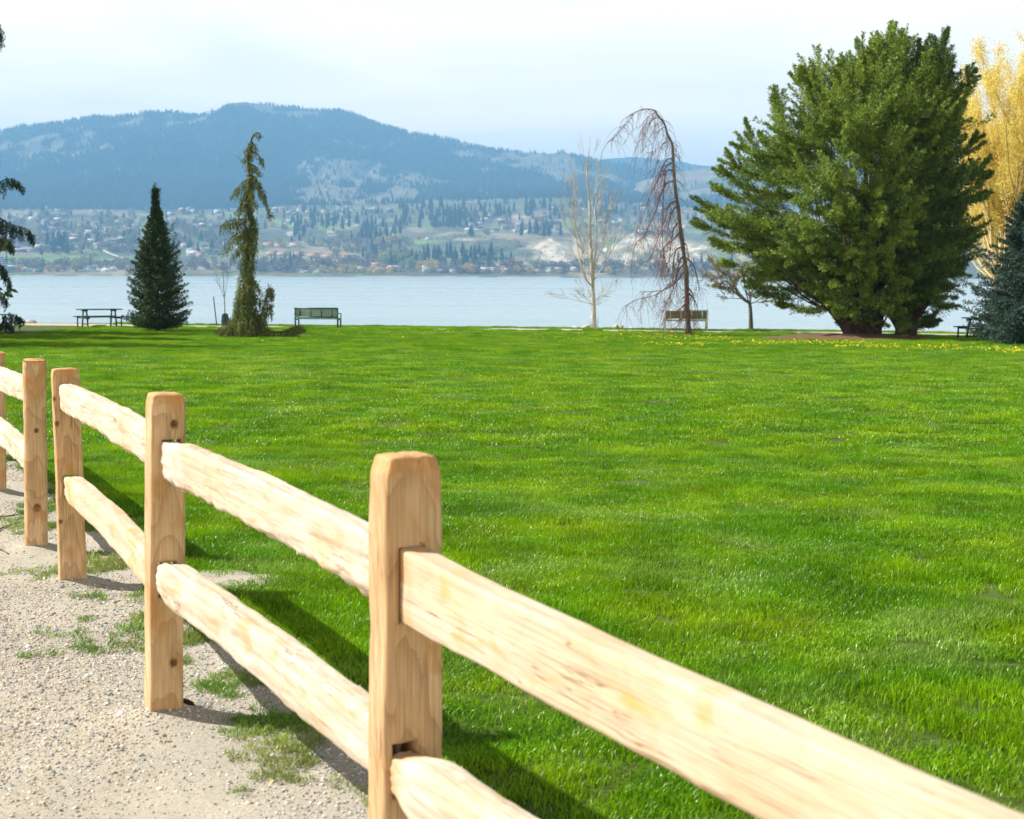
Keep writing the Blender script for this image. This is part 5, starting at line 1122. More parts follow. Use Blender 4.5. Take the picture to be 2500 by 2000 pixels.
rpy = [420, 400, 345, 327, 311, 302, 289, 283, 288, 278, 266, 259, 263, 270, 275, 288, 315, 331, 347, 366, 380, 389, 397, 413, 430, 455, 470, 480]
def elev(px, py, D):            # height of a point at ground distance D seen at that pixel
    q = at(px, py, 1000.0); return CAM_H + (q[..., 2] - CAM_H) / 1000.0 * D
def pchip(xk, yk, x):
    xk = np.asarray(xk, float); yk = np.asarray(yk, float); h = np.diff(xk); d = np.diff(yk, axis=0) / h[:, None]
    m = np.zeros_like(yk); m[1:-1] = np.where(d[:-1] * d[1:] > 0, 2 * d[:-1] * d[1:] / (d[:-1] + d[1:] + 1e-12), 0); m[0] = d[0]; m[-1] = d[-1]
    i = np.clip(np.searchsorted(xk, x) - 1, 0, len(h) - 1); t = (x - xk[i]) / h[i]
    hh = h[i]
    return (1 + 2 * t) * (1 - t) ** 2 * yk[i, np.arange(len(i))] + t * (1 - t) ** 2 * hh * m[i, np.arange(len(i))] + t * t * (3 - 2 * t) * yk[i + 1, np.arange(len(i))] + t * t * (t - 1) * hh * m[i + 1, np.arange(len(i))]
def hill_z(px, D):
    """terrain height by bearing (as a pixel column) and distance"""
    px = np.asarray(px, float).ravel(); D = np.asarray(D, float).ravel()
    Zk = [np.full(len(px), LAKE_Z + .4)]
    for k in Dl[1:-2]:
        Zk.append(elev(px, np.interp(px, cols, prof[k]), k))
    rz = elev(px, np.interp(px, rpx, rpy), 8600.0); Zk.append(rz); Zk.append(rz * .8)
    Zk = np.array(Zk)
    z = pchip(Dl, Zk, D)
    X = (px - 1250) / F0 * D
    gul = np.abs(fbm(X * .0022, D * .0011, 0, 5, 91))
    mt = sstep(5300, 6800, D); z = z + mt * (140 * (gul - .22)) * (1 - .72 * sstep(7900, 8600, D)) + mt * 9 * fbm(X * .01, D * .01, 0, 3, 92)
    mid = sstep(3240, 3420, D) * (1 - sstep(5200, 5900, D)); z = z + mid * (7 * fbm(X * .006, D * .006, 0, 3, 93))
    # eroded clay bluffs
    cl = np.exp(-((D - 3480) / 170.) ** 2) * sstep(1080, 1200, px); z = z - cl * 17 * (1 - np.abs(fbm(X * .010, D * .0025, 0, 3, 94)) * 2.2)
    return z
def hill_P(px, D):
    z = hill_z(px, D); px = np.asarray(px, float).ravel(); D = np.asarray(D, float).ravel()
    dr = ray(px, np.full(len(px), 667.0)); X = dr[:, 0] / dr[:, 1] * D
    return np.stack([X, D, z], -1)
pc = np.concatenate([np.linspace(-900, -60, 60), np.arange(-56, 2000, 3.6), np.linspace(2010, 3200, 60)])
dc = np.concatenate([np.linspace(3150, 3240, 8), np.linspace(3252, 3720, 44), np.linspace(3740, 5600, 84), np.linspace(5630, 8500, 96), np.linspace(8540, 8800, 10), np.linspace(9000, 10500, 6)])
PX, DD = np.meshgrid(pc, dc); Vh = hill_P(PX, DD)
ix, iy = proj(Vh)
def blob(cx, cy, rx, ry, s=0, a=.5, f=1.0):
    nx_ = fbm(ix / (28 * f), iy / (14 * f), 0, 3, 200 + s)
    return sstep(1.15, .75, np.sqrt(((ix - cx) / rx) ** 2 + ((iy - cy) / ry) ** 2) + a * nx_)
D_ = DD.ravel(); X_ = Vh[:, 0]
def mixc(c, new, w): return c * (1 - w[:, None]) + np.array(new)[None] * w[:, None]
c = np.tile(np.array([.135, .13, .085]), (len(D_), 1))
nz = fbm(X_ * .006, D_ * .004, 0, 4, 101); nz2 = fbm(X_ * .02, D_ * .012, 0, 3, 102)
c = mixc(c, (.27, .235, .16), sstep(-.05, .35, nz)); c = mixc(c, (.13, .20, .06), sstep(.12, .4, nz2) * .8); c = mixc(c, (.10, .105, .075), sstep(.1, .45, -nz) * .8)
# scrub-covered steep slopes, middle and right
for (cx, cy, rx, ry, w) in [(760, 572, 110, 16, .9), (680, 575, 70, 14, .8), (1120, 600, 130, 26, .95), (1000, 585, 60, 22, .7), (1210, 620, 120, 30, .9), (700, 650, 110, 14, .8), (1060, 515, 60, 20, .9), (1700, 570, 80, 20, .8), (560, 620, 60, 24, .6)]:
    c = mixc(c, (.105, .12, .085), blob(cx, cy, rx, ry, int(cx)) * w)
# green fields, tan fields
for (cx, cy, rx, ry, col_, w) in [(700, 545, 46, 12, (.18, .27, .08), .9), (820, 555, 50, 9, (.24, .29, .10), .9), (890, 610, 24, 8, (.12, .30, .07), .95), (120, 632, 210, 10, (.17, .25, .08), .8), (290, 607, 40, 7, (.13, .28, .07), .9), (360, 640, 60, 12, (.17, .23, .09), .6), (250, 518, 90, 7, (.27, .22, .17), .8), (590, 525, 40, 10, (.2, .26, .1), .7),
                              (1040, 590, 40, 6, (.17, .27, .07), .8), (1330, 560, 70, 8, (.30, .27, .17), .8), (1480, 545, 120, 8, (.17, .26, .10), .85), (1500, 556, 100, 5, (.26, .18, .13), .7), (1380, 538, 60, 5, (.32, .29, .16), .7), (1700, 560, 60, 12, (.22, .27, .12), .8), (860, 655, 80, 9, (.24, .24, .13), .9), (970, 622, 40, 12, (.26, .28, .11), .8), (1150, 585, 50, 4, (.40, .33, .22), .7),
                              (1250, 578, 90, 4, (.30, .25, .16), .8), (1420, 582, 110, 4, (.30, .24, .17), .8)]:
    c = mixc(c, col_, blob(cx, cy, rx, ry, int(cx + cy), .35, .7) * w)
# bare clay
stre = fbm(X_ * .030, Vh[:, 2] * .02, D_ * .01, 4, 110)
for (cx, cy, rx, ry, w) in [(1345, 612, 34, 26, .95), (1390, 625, 60, 34, .75), (1290, 625, 30, 30, .45), (1560, 610, 80, 38, .95), (1640, 625, 60, 36, .9), (1705, 622, 26, 26, 1.0), (1480, 640, 60, 20, .6), (1230, 650, 70, 14, .45), (1130, 622, 40, 4, .8), (808, 570, 14, 8, .9), (708, 570, 12, 7, .6), (480, 650, 40, 9, .8), (250, 655, 60, 6, .5), (1265, 530, 30, 4, .7), (1000, 640, 40, 5, .3)]:
    c = mixc(c, (.56, .50, .40), blob(cx, cy, rx, ry, int(cx + 3), .6, .6) * w * sstep(-.35, .05, stre))
c = mixc(c, (.60, .55, .45), (1 - sstep(3154, 3166, D_)) * sstep(.0, .2, fbm(ix * .02, 0, 0, 2, 7) + .15))          # beach
# mountain cover
mt = sstep(5450, 5700, D_)
forest_f = np.clip(.70 + 1.1 * fbm(X_ * .0011, D_ * .0009, 0, 5, 120) + .85 * fbm(X_ * .0075, D_ * .006, 0, 3, 121), 0, 1)
grass_b = np.zeros(len(D_))
for (cx, cy, rx, ry, w) in [(850, 420, 120, 38, .95), (790, 470, 95, 22, 1.0), (960, 478, 90, 14, 1.0), (1000, 440, 70, 16, .7), (1150, 495, 120, 8, .95), (1350, 415, 60, 12, .7), (860, 492, 160, 6, .9), (1100, 450, 60, 10, .35), (1170, 470, 26, 10, .6), (250, 430, 60, 12, .35), (440, 395, 40, 10, .35), (100, 330, 50, 8, .35), (60, 395, 30, 14, .3), (1480, 470, 90, 6, .6)]:
    grass_b = np.maximum(grass_b, blob(cx, cy, rx, ry, int(cx + 9), .55, 1.2) * w)
forest_f = np.clip(forest_f * (1 - grass_b), 0, 1)
mc = mixc(np.tile(np.array([.19, .175, .13]), (len(D_), 1)), (.045, .060, .040), sstep(.12, .5, forest_f))
c = c * (1 - mt[:, None]) + mc * mt[:, None]
LAND = col_mat("hill_land", .95, (.02, .35))
nx, ny = len(pc), len(dc); i = np.arange(ny - 1)[:, None] * nx + np.arange(nx - 1)[None]
o = mk('hills', Vh, None, np.stack([i, i + 1, i + nx + 1, i + nx], -1).reshape(-1, 4), LAND, smooth=True, col=c); tag(o, kind='structure')
# table for dropping things on the hills by pixel
def on_hill(px, py, D0=3160., D1=8550.):
    Ds = np.linspace(D0, D1, 500); P = hill_P(np.full(500, float(px)), Ds); q = proj(P)[1]
    k = np.where(q <= py)[0]
    return P[k[0]] if len(k) else None

# dry hill at the right, and the farther ridge
def ridge(name, pxs, D0, D1, D2, ykeys, ybase, amp, seed, colf, nx=300, ny=50):
    pc_ = np.linspace(pxs[0], pxs[1], nx); t = np.linspace(0, 1, ny); D = np.concatenate([np.linspace(D0, D1, ny), np.linspace(D1, D2, 10)[1:]])
    P_, Dm = np.meshgrid(pc_, D); top = elev(P_, np.interp(P_, *ykeys), D1); bot = elev(P_, np.interp(P_, *ybase), D0)
    f_ = np.clip((Dm - D0) / (D1 - D0), 0, 1); z = bot + (top - bot) * (f_ ** 1.1)
    z = np.where(Dm > D1, top * (1 - .5 * (Dm - D1) / (D2 - D1)), z)
    X = (P_ - 1250) / F0 * Dm
    z = z + amp * (np.abs(fbm(X * .0028, Dm * .0014, 0, 4, seed)) - .22) * np.sin(np.clip(f_, 0, 1) * math.pi * .96 + .1) + amp * .06 * fbm(X * .02, Dm * .02, 0, 2, seed + 1)
    V = np.stack([(ray(P_, P_ * 0 + 667.)[..., 0] / ray(P_, P_ * 0 + 667.)[..., 1]) * Dm, Dm, z], -1).reshape(-1, 3)
    n = len(D); i = np.arange(n - 1)[:, None] * nx + np.arange(nx - 1)[None]
    o = mk(name, V, None, np.stack([i, i + 1, i + nx + 1, i + nx], -1).reshape(-1, 4), LAND, smooth=True, col=colf(V, P_.ravel(), Dm.ravel())); tag(o, kind='structure'); return V
def cf1(V, P_, Dm):
    f_ = fbm(V[:, 0] * .004, Dm * .004, 0, 4, 130); return mixc(np.tile(np.array([.24, .20, .15]), (len(V), 1)), (.10, .10, .065), sstep(0, .3, f_))
Vr = ridge('hills', (1420, 3200), 5900, 7300, 8500, ([1420, 1480, 1540, 1570, 1620, 1680, 1740, 1800, 2000, 2500, 3200], [490, 470, 452, 440, 430, 414, 406, 406, 424, 430, 430]), ([1420, 3200], [500, 505]), 90, 131, cf1, 420, 80)
def cf2(V, P_, Dm):
    a, b_ = proj(V); snow = sstep(1.1, .8, np.sqrt(((a - 1527) / 34) ** 2 + ((b_ - 405.5) / 2.6) ** 2) + .3 * fbm(a * .1, b_ * .3, 0, 2, 9))
    return mixc(np.tile(np.array([.05, .065, .045]), (len(V), 1)), (.75, .75, .78), snow * .8)
ridge('hills', (1250, 3200), 9400, 11200, 13000, ([1250, 1380, 1450, 1490, 1540, 1600, 1660, 1700, 1760, 1900, 2500, 3200], [430, 404, 394, 387, 383, 389, 395, 404, 406, 410, 400, 400]), ([1250, 3200], [480, 480]), 60, 141, cf2, 380, 60)

# ------------------------------------------------------------ forests on the mountain (mass)
PINE = noise_mat("far_pine", (.022, .040, .026), (.045, .065, .035), .05, .95, lo=.3, hi=.7)
def far_pine(name, seed, H=1.0, w=.2, mat=None, link=False, tiers=4):
    r_ = np.random.default_rng(seed); V = []; T = []; n = 7
    for k in range(tiers):
        z0 = .10 + .9 * k / tiers * .95; z1 = min(1.0, z0 + .42 * (1 - .12 * k)); rad = w * (1 - z0) ** .75 * r_.uniform(.85, 1.2) + .02
        b0 = len(V); a = np.arange(n) * 6.283 / n + r_.uniform(0, 1)
        for q in a: V.append([rad * math.cos(q) * r_.uniform(.65, 1.3), rad * math.sin(q) * r_.uniform(.65, 1.3), z0 + r_.uniform(-.03, .03)])
        V.append([r_.normal(0, .01), r_.normal(0, .01), z1])
        T += [(b0 + j, b0 + (j + 1) % n, b0 + n) for j in range(n)] + [(b0 + (j + 1) % n, b0 + j, b0 + (j + 3) % n) for j in range(0, n, 2)]
    m_ = MB(); m_.add(np.array(V) * H, T); m_.tube(np.array([[0, 0, 0], [0, 0, .3 * H]]), .02 * H, 4, False)
    return m_.build(name, mat or PINE, link=link)
fp = [far_pine('fpine_%d' % k, 600 + k, w=.17 + .03 * (k % 3)) for k in range(6)]
def scatter_img(n, x0, x1, y0, y1, D0=3160., D1=8600.):
    """points on the hills, uniform over a piece of the picture"""
    px = rng.uniform(x0, x1, n); py = rng.uniform(y0, y1, n); cp = np.arange(x0, x1 + 8, 8.0); Ds = np.linspace(D0, D1, 420)
    Pm, Dm = np.meshgrid(cp, Ds); V = hill_P(Pm, Dm); q = proj(V)[1].reshape(len(Ds), len(cp)); q = np.minimum.accumulate(q, axis=0)
    out = []; ci = np.clip(((px - x0) / 8).astype(int), 0, len(cp) - 1); D = np.empty(n)
    for c_ in range(len(cp)):
        k = np.where(ci == c_)[0]
        if len(k): D[k] = np.interp(-py[k], -q[:, c_], Ds, left=-1, right=-1)
    k = D > 0; P = hill_P(px[k], D[k] ); return P, px[k], py[k], D[k]
P, px, py, D = scatter_img(62000, -420, 1760, 255, 512, 5450.)
X = P[:, 0]
ff = np.clip(.70 + 1.1 * fbm(X * .0011, D * .0009, 0, 5, 120) + .85 * fbm(X * .0075, D * .006, 0, 3, 121), 0, 1)
ix, iy = px, py; gb = np.zeros(len(px))
for (cx, cy, rx, ry, w) in [(850, 420, 120, 38, .95), (790, 470, 95, 22, 1.0), (960, 478, 90, 14, 1.0), (1000, 440, 70, 16, .7), (1150, 495, 120, 8, .95), (1350, 415, 60, 12, .7), (860, 492, 160, 6, .9), (1100, 450, 60, 10, .35), (1170, 470, 26, 10, .6), (250, 430, 60, 12, .35), (440, 395, 40, 10, .35), (100, 330, 50, 8, .35), (60, 395, 30, 14, .3), (1480, 470, 90, 6, .6)]:
    gb = np.maximum(gb, blob(cx, cy, rx, ry, int(cx + 9), .55, 1.2) * w)
clump = sstep(-.1, .25, fbm(X * .008, D * .008, 0, 2, 150))
k = rng.random(len(px)) < np.clip(sstep(.12, .5, ff) * (1 - gb * .97) * .95 + .05 * clump, 0, 1)
P = P[k]
# the skyline trees
rp = rng.uniform(-400, 1560, 1500); Pr = hill_P(rp, rng.uniform(8480, 8640, 1500)); P = np.concatenate([P, Pr])
# sparse pines on the dry right hill, trees along the far ridge are too small to see
k = rng.choice(len(Vr), 1500); Pd = Vr[k] + np.stack([rng.uniform(-12, 12, 1500), rng.uniform(-8, 8, 1500), np.zeros(1500)], -1); Pd = Pd[(fbm(Pd[:, 0] * .006, Pd[:, 1] * .006, 0, 3, 160) > -.05)]; P = np.concatenate([P, Pd])
n = len(P); s = rng.uniform(13, 27, n)
instancer('forest', P - np.array([0, 0, 1]), np.stack([np.zeros(n), np.zeros(n), rng.uniform(0, 6, n)], -1), s, rng.integers(0, 6, n), fp, 'dark pine forest covering the mountain across the lake', 'forest')
# low scrub on the nearer slopes
BUSH = noise_mat("scrub", (.07, .085, .055), (.13, .13, .085), .03, .95)
bs = [pebble_mesh('bush_%d' % k, BUSH, 700 + k) for k in range(5)]
P, px, py, D = scatter_img(16000, -200, 1900, 505, 668, 3180.); ix, iy = px, py
dn = np.full(len(px), .12)
for (cx, cy, rx, ry, w) in [(760, 572, 110, 16, .9), (680, 575, 70, 14, .8), (1120, 600, 130, 26, .95), (1000, 585, 60, 22, .7), (1210, 620, 120, 30, .9), (700, 650, 110, 14, .8), (1060, 515, 60, 20, .9), (1700, 570, 80, 20, .8), (1450, 640, 200, 20, .35), (560, 620, 60, 24, .6), (300, 650, 300, 12, .35)]:
    dn = np.maximum(dn, blob(cx, cy, rx, ry, int(cx)) * w)
k = rng.random(len(px)) < dn; P = P[k]; n = len(P)
instancer('scrub', P, np.stack([np.zeros(n), np.zeros(n), rng.uniform(0, 6, n)], -1), np.stack([rng.uniform(1.2, 3.4, n), rng.uniform(1.2, 3.4, n), rng.uniform(1.2, 3.4, n)], -1), rng.integers(0, 5, n), bs, 'low grey-green scrub on the slopes below and between the houses', 'scrub')

# ------------------------------------------------------------ the town
def hmat(name, c, r_=.8): return noise_mat(name, tuple(v * .9 for v in c), c, .3, r_)
WALL = {'white': hmat('white_wall', (.80, .80, .78)), 'cream': hmat('cream_wall', (.66, .57, .42)), 'tan': hmat('tan_wall', (.45, .34, .24)), 'grey': hmat('grey_wall', (.36, .38, .40)), 'brown': hmat('brown_wall', (.20, .14, .10))}
ROOF = {'grey': hmat('grey_roof', (.30, .31, .33)), 'dark': hmat('charcoal_roof', (.10, .105, .12)), 'brown': hmat('brown_roof', (.22, .15, .12)), 'red': hmat('red_roof', (.50, .17, .11)), 'pale': hmat('pale_roof', (.68, .70, .72)), 'blue': hmat('blue_roof', (.30, .58, .75)), 'pink': hmat('pink_roof', (.62, .30, .26))}
GLASS = noise_mat("dark_window_glass", (.04, .05, .06), (.08, .10, .12), .5, .2, spec=.6)
mesh_cache = {}
def house_parts(sz, wall, roof, style):
    key = (sz, wall, roof, style)
    if key in mesh_cache: return mesh_cache[key]
    Lx, Ly, Hh = sz; w = MB(); w.box((0, 0, Hh / 2 - 2), (Lx, Ly, Hh + 4)); o1 = w.build('house', WALL[wall], link=False)
    r_ = MB(); e = .7; x, y = Lx / 2 + e, Ly / 2 + e; rh = Ly * (.34 if style != 'flat' else .05)
    if style == 'gable': V = [(-x, -y, Hh), (x, -y, Hh), (x, y, Hh), (-x, y, Hh), (-x, 0, Hh + rh), (x, 0, Hh + rh)]; Q = [(0, 1, 5, 4), (3, 4, 5, 2), (0, 3, 2, 1)]; T = [(1, 2, 5), (0, 4, 3)]
    elif style == 'hip': V = [(-x, -y, Hh), (x, -y, Hh), (x, y, Hh), (-x, y, Hh), (-x + y * .9, 0, Hh + rh * .85), (x - y * .9, 0, Hh + rh * .85)]; Q = [(0, 1, 5, 4), (3, 4, 5, 2), (0, 3, 2, 1)]; T = [(1, 2, 5), (0, 4, 3)]
    else: V = [(sx * x, sy * y, Hh + dz) for dz in (.02, .7) for sx, sy in ((-1, -1), (1, -1), (1, 1), (-1, 1))]; Q = [(0, 3, 2, 1), (4, 5, 6, 7), (0, 1, 5, 4), (1, 2, 6, 5), (2, 3, 7, 6), (3, 0, 4, 7)]; T = None
    r_.add(V, T, Q); o2 = r_.build('roof', ROOF[roof], link=False)
    g_ = MB(); nwn = max(2, int(Lx / 4))
    for fl in range(max(1, int(Hh / 3))):
        for q in range(nwn): g_.box((-Lx / 2 + (q + .5) * Lx / nwn, -Ly / 2 - .03, 1.6 + fl * 2.9), (Lx / nwn * .55, .1, 1.4))
    o3 = g_.build('windows', GLASS, link=False)
    mesh_cache[key] = (o1.data, o2.data, o3.data); return mesh_cache[key]
used_labels = {}
LM = [(107, 519, 'the lone tall conifer'), (140, 610, 'the dark grove'), (4, 650, 'the stepped white block'), (250, 612, 'the sloping road'), (264, 663, 'the beach pavilion'), (186, 664, 'the two-toned yellow tree'), (666, 554, 'the wide yellow bench tree'),
      (770, 628, 'the lower red-roofed row'), (690, 604, 'the upper red-roofed row'), (777, 667, 'the light blue roof'), (930, 551, 'the bright red house'), (808, 570, 'the small clay scar'), (890, 610, 'the bright green field'), (950, 594, 'the yellow gully trees'), (1046, 587, 'the lone white house'),
      (1055, 660, 'the biggest yellow trees'), (1145, 664, 'the broad orange tree'), (1212, 527, 'the wide cream building'), (1318, 533, 'the very long red building'), (1160, 575, 'the stout bench conifer'), (1308, 574, 'the bluff-edge conifers'), (1261, 664, 'the round golden tree'), (1293, 664, 'the second golden tree'),
      (1345, 612, 'the pale clay bluff'), (1485, 665, 'the shoreline yellow tree'), (1560, 610, 'the right clay bluff'), (1480, 545, 'the right green field'), (1065, 500, 'the rocky knoll'), (837, 545, 'the green terrace'), (420, 530, 'the spruce tip'), (500, 600, 'the middle bare grove'), (470, 650, 'the pale shore bank'), (300, 560, 'the left house cluster'), (60, 570, 'the left-edge houses'), (620, 650, 'the grey shore trees'), (700, 535, 'the left green field')]
ORD = ['nearest', 'second', 'third', 'fourth', 'fifth', 'sixth', 'seventh', 'eighth', 'ninth', 'tenth', 'eleventh', 'twelfth', 'thirteenth', 'fourteenth', 'fifteenth', 'sixteenth', 'seventeenth', 'eighteenth', 'nineteenth', 'twentieth']
pending = {}
def placed(o, px, py, what):
    """keep for labelling: nearest landmark, side of it, then order outward"""
    d = [math.hypot((px - a) * .7, (py - b_) * 1.4) for a, b_, _ in LM]; k = int(np.argmin(d)); a, b_, nm_ = LM[k]
    dx, dy = px - a, (py - b_) * 2
    side = ('left of' if dx < 0 else 'right of') if abs(dx) > abs(dy) else ('above' if dy < 0 else 'below')
    pending.setdefault((what, side, nm_), []).append((d[k], o))
def write_labels():
    for (what, side, nm_), l in pending.items():
        l.sort(key=lambda q: q[0])
        for i_, (_, o) in enumerate(l): o['label'] = f"{(ORD[i_] + ' ') if len(l) > 1 else ''}{what} {side} {nm_}" if i_ < 20 else f"{what} {side} {nm_}, well away from it"
def house(px, py, sz, wall, roof, style, rz, label=None, group='houses of the town across the lake'):
    p = on_hill(px, py, 3165.)
    if p is None: return
    me = house_parts(sz, wall, roof, style); o = bpy.data.objects.new('house', me[0]); scene.collection.objects.link(o); o.location = (p[0], p[1], p[2] + .3); o.rotation_euler = (0, 0, rz)
    r_ = bpy.data.objects.new('roof', me[1]); scene.collection.objects.link(r_); r_.parent = o
    g_ = bpy.data.objects.new('windows', me[2]); scene.collection.objects.link(g_); g_.parent = o
    big = 'long' if sz[0] > 24 else 'small' if sz[0] < 16 else 'medium'
    tag(o, label, 'house', group)
    if not label: placed(o, px, py, f"{big} {wall} house with {roof} roof")
    return o
rh = np.random.default_rng(404)
styles = ['gable', 'hip', 'flat', 'gable']
for (x0, x1, y0, y1, n) in [(-20, 150, 512, 625, 34), (100, 300, 520, 612, 40), (250, 420, 540, 618, 22), (420, 560, 512, 560, 20), (430, 560, 595, 628, 10), (560, 760, 512, 528, 12), (640, 900, 514, 556, 14), (820, 960, 512, 522, 9), (1130, 1240, 522, 572, 16), (1230, 1330, 550, 574, 9), (1350, 1530, 505, 560, 12), (1020, 1500, 664, 667, 24), (880, 1000, 655, 664, 8), (1560, 1700, 555, 575, 7), (1400, 1650, 505, 520, 8), (0, 300, 655, 666, 5)]:
    for _ in range(int(n * 1.15)):
        sz = [(15, 11, 6), (19, 12, 7), (23, 13, 8), (32, 13, 6), (22, 13, 10)][rh.choice(5, p=[.24, .26, .2, .16, .14])]
        house(rh.uniform(x0, x1), rh.uniform(y0, y1), sz, rh.choice(list(WALL), p=[.36, .2, .16, .14, .14]), rh.choice(['grey', 'dark', 'brown', 'red', 'pale', 'pink'], p=[.26, .2, .18, .06, .22, .08]), styles[rh.integers(4)], rh.uniform(-.5, .5))
# landmarks
for k, (px, py, lb) in enumerate([(665, 624, 'leftmost block of the lower red-roofed row'), (692, 625.5, 'second block of the lower red-roofed row'), (728, 627, 'third block of the lower red-roofed row'), (766, 630, 'fourth block of the lower red-roofed row'), (803, 632, 'fifth block of the lower red-roofed row'), (843, 633.5, 'rightmost block of the lower red-roofed row'),
                                (656, 604, 'left block of the upper red-roofed row'), (685, 605, 'middle block of the upper red-roofed row'), (722, 603, 'right, paler block of the upper red-roofed row')]):
    house(px, py, (31, 13, 8.2), 'cream' if k != 8 else 'white', 'red', 'hip', .12, lb + ' across the lake', 'red-roofed hillside blocks')
house(930, 551, (13, 12, 9), 'tan', 'red', 'hip', .2, 'isolated bright red-roofed house above the dark pines')
house(1318, 533, (62, 10, 3.6), 'tan', 'red', 'gable', .02, 'very long low red-roofed building among the pines')
house(1212, 527, (36, 16, 5), 'cream', 'brown', 'hip', .1, 'wide cream building on cleared ground among the pines')
house(777, 667, (24, 12, 3.2), 'white', 'blue', 'hip', 0, 'light blue roofed shelter at the far waterline')
house(748, 666, (26, 8, 3.5), 'white', 'pale', 'flat', 0, 'long white shed left of the light blue roof at the far waterline')
house(264, 663, (30, 12, 3), 'white', 'pale', 'hip', 0, 'pale roofed pavilion on the far beach')
house(66, 664, (20, 10, 9), 'white', 'grey', 'flat', 0, 'white building with grey roof right of the stepped white block at the waterline')
house(1046, 587, (18, 9, 6.5), 'white', 'pale', 'flat', .1, 'white two-storey house alone on the scrub hill')
house(1078, 666, (26, 14, 7), 'grey', 'dark', 'hip', .1, 'grey shoreline house right of the two big yellow trees')
house(114, 512, (22, 12, 9), 'white', 'pale', 'gable', .3, 'bright white building beside the tall lone conifer at the top edge')
house(145, 516, (30, 10, 6), 'white', 'grey', 'gable', .1, 'row-like white building right of the tall lone conifer')
# stepped white block at the far left waterline
p = on_hill(4, 664, 3165.); root = empty('apartment_block', p, 0, 'white stepped apartment block with long balconies at the far waterline, far left', 'apartment block')
m_ = MB(); g_ = MB()
for k in range(7):
    w_ = 44 - k * 3.6; m_.box((-6 + k * -.0, 0, 1.6 + k * 4.6), (w_, 16, 2.2)); g_.box((-6, .6, 4.0 + k * 4.6), (w_ - 2, 13.4, 2.4))
m_.box((0, 0, 34.5), (4, 5, 6)); m_.build('balconies', WALL['white'], root); g_.build('windows', GLASS, root)
# road down the left slope, beach roads
ROAD = noise_mat("town_road", (.55, .52, .47), (.66, .62, .56), .05, .9)
def road(pts, w, nm='road'):
    P = np.array([on_hill(*q) for q in pts]); P = smooth_path(P, 30); m_ = len(P); V = []
    Tn = nrm(np.gradient(P, axis=0)); S = np.cross(Tn, [0, 0, 1]); S = nrm(S)
    for s_ in (-1, 0, 1): V.append(P + S * w * s_ / 2 + np.array([0, 0, 1.2]))
    V = np.concatenate(V); i = np.arange(m_ - 1); Q = np.concatenate([np.stack([i + a * m_, i + 1 + a * m_, i + 1 + (a + 1) * m_, i + (a + 1) * m_], -1) for a in (0, 1)])
    tag(mk(nm, V, None, Q, ROAD, smooth=True), kind='structure')
road([(233, 602), (248, 609), (262, 617), (285, 627), (303, 632)], 9)
road([(185, 647), (225, 643), (262, 637), (300, 633)], 7)
road([(668, 628), (740, 636), (800, 640), (850, 641)], 6)
road([(1282, 556), (1296, 560), (1306, 566)], 7)
road([(900, 544), (920, 549), (945, 553)], 7)

# single trees of the town
FARCON = noise_mat("far_conifer", (.020, .042, .028), (.038, .065, .036), .05, .95)
con = [far_pine('conifer_tree', 800 + k, w=.16 + .025 * (k % 4), mat=FARCON, tiers=5) for k in range(6)]
def far_round(name, seed, mat, n=150):
    r_ = np.random.default_rng(seed); cen = []; 
    u = nrm(r_.normal(size=(n, 3))) * r_.uniform(.55, 1, (n, 1)) ** .5; u = u * np.array([.5, .5, .44]) + np.array([0, 0, .56])
    u[:, :2] *= (1 + .25 * r_.normal(size=(n, 1)) * .3)
    V, Q, _ = leaf_quads(u, nrm(r_.normal(size=(n, 3))), .17 * r_.uniform(.6, 1.3, n), .14 * r_.uniform(.6, 1.3, n), r_)
    m_ = MB(); m_.add(V, None, Q); m_.tube(np.array([[0, 0, 0], [0, 0, .4], [.05, 0, .7]]), [.035, .028, .01], 4, False)
    for k in range(5):
        a = r_.uniform(0, 6.28); m_.tube(np.array([[0, 0, .25], [.3 * math.cos(a), .3 * math.sin(a), .7]]), [.018, .006], 3, False)
    return m_.build(name, mat, link=False)
BAREF = leaf_mat("far_bare_crown", (.17, .13, .11), (.24, .19, .15), None, .02, transl=.2)
YELF = leaf_mat("far_yellow_crown", (.50, .36, .07), (.60, .44, .08), None, .02, transl=.3)
ORAF = leaf_mat("far_orange_crown", (.50, .28, .10), (.55, .34, .10), None, .02, transl=.3)
GRNF = leaf_mat("far_fresh_crown", (.20, .26, .08), (.30, .32, .10), None, .02, transl=.3)
rnd = {'bare purple-grey': [far_round('bare_tree', 820 + k, BAREF, 130) for k in range(4)], 'yellow': [far_round('yellow_tree', 830 + k, YELF, 190) for k in range(3)], 'orange': [far_round('orange_tree', 840 + k, ORAF, 190) for k in range(2)], 'fresh green': [far_round('green_tree', 850 + k, GRNF, 170) for k in range(3)]}
rt = np.random.default_rng(909)
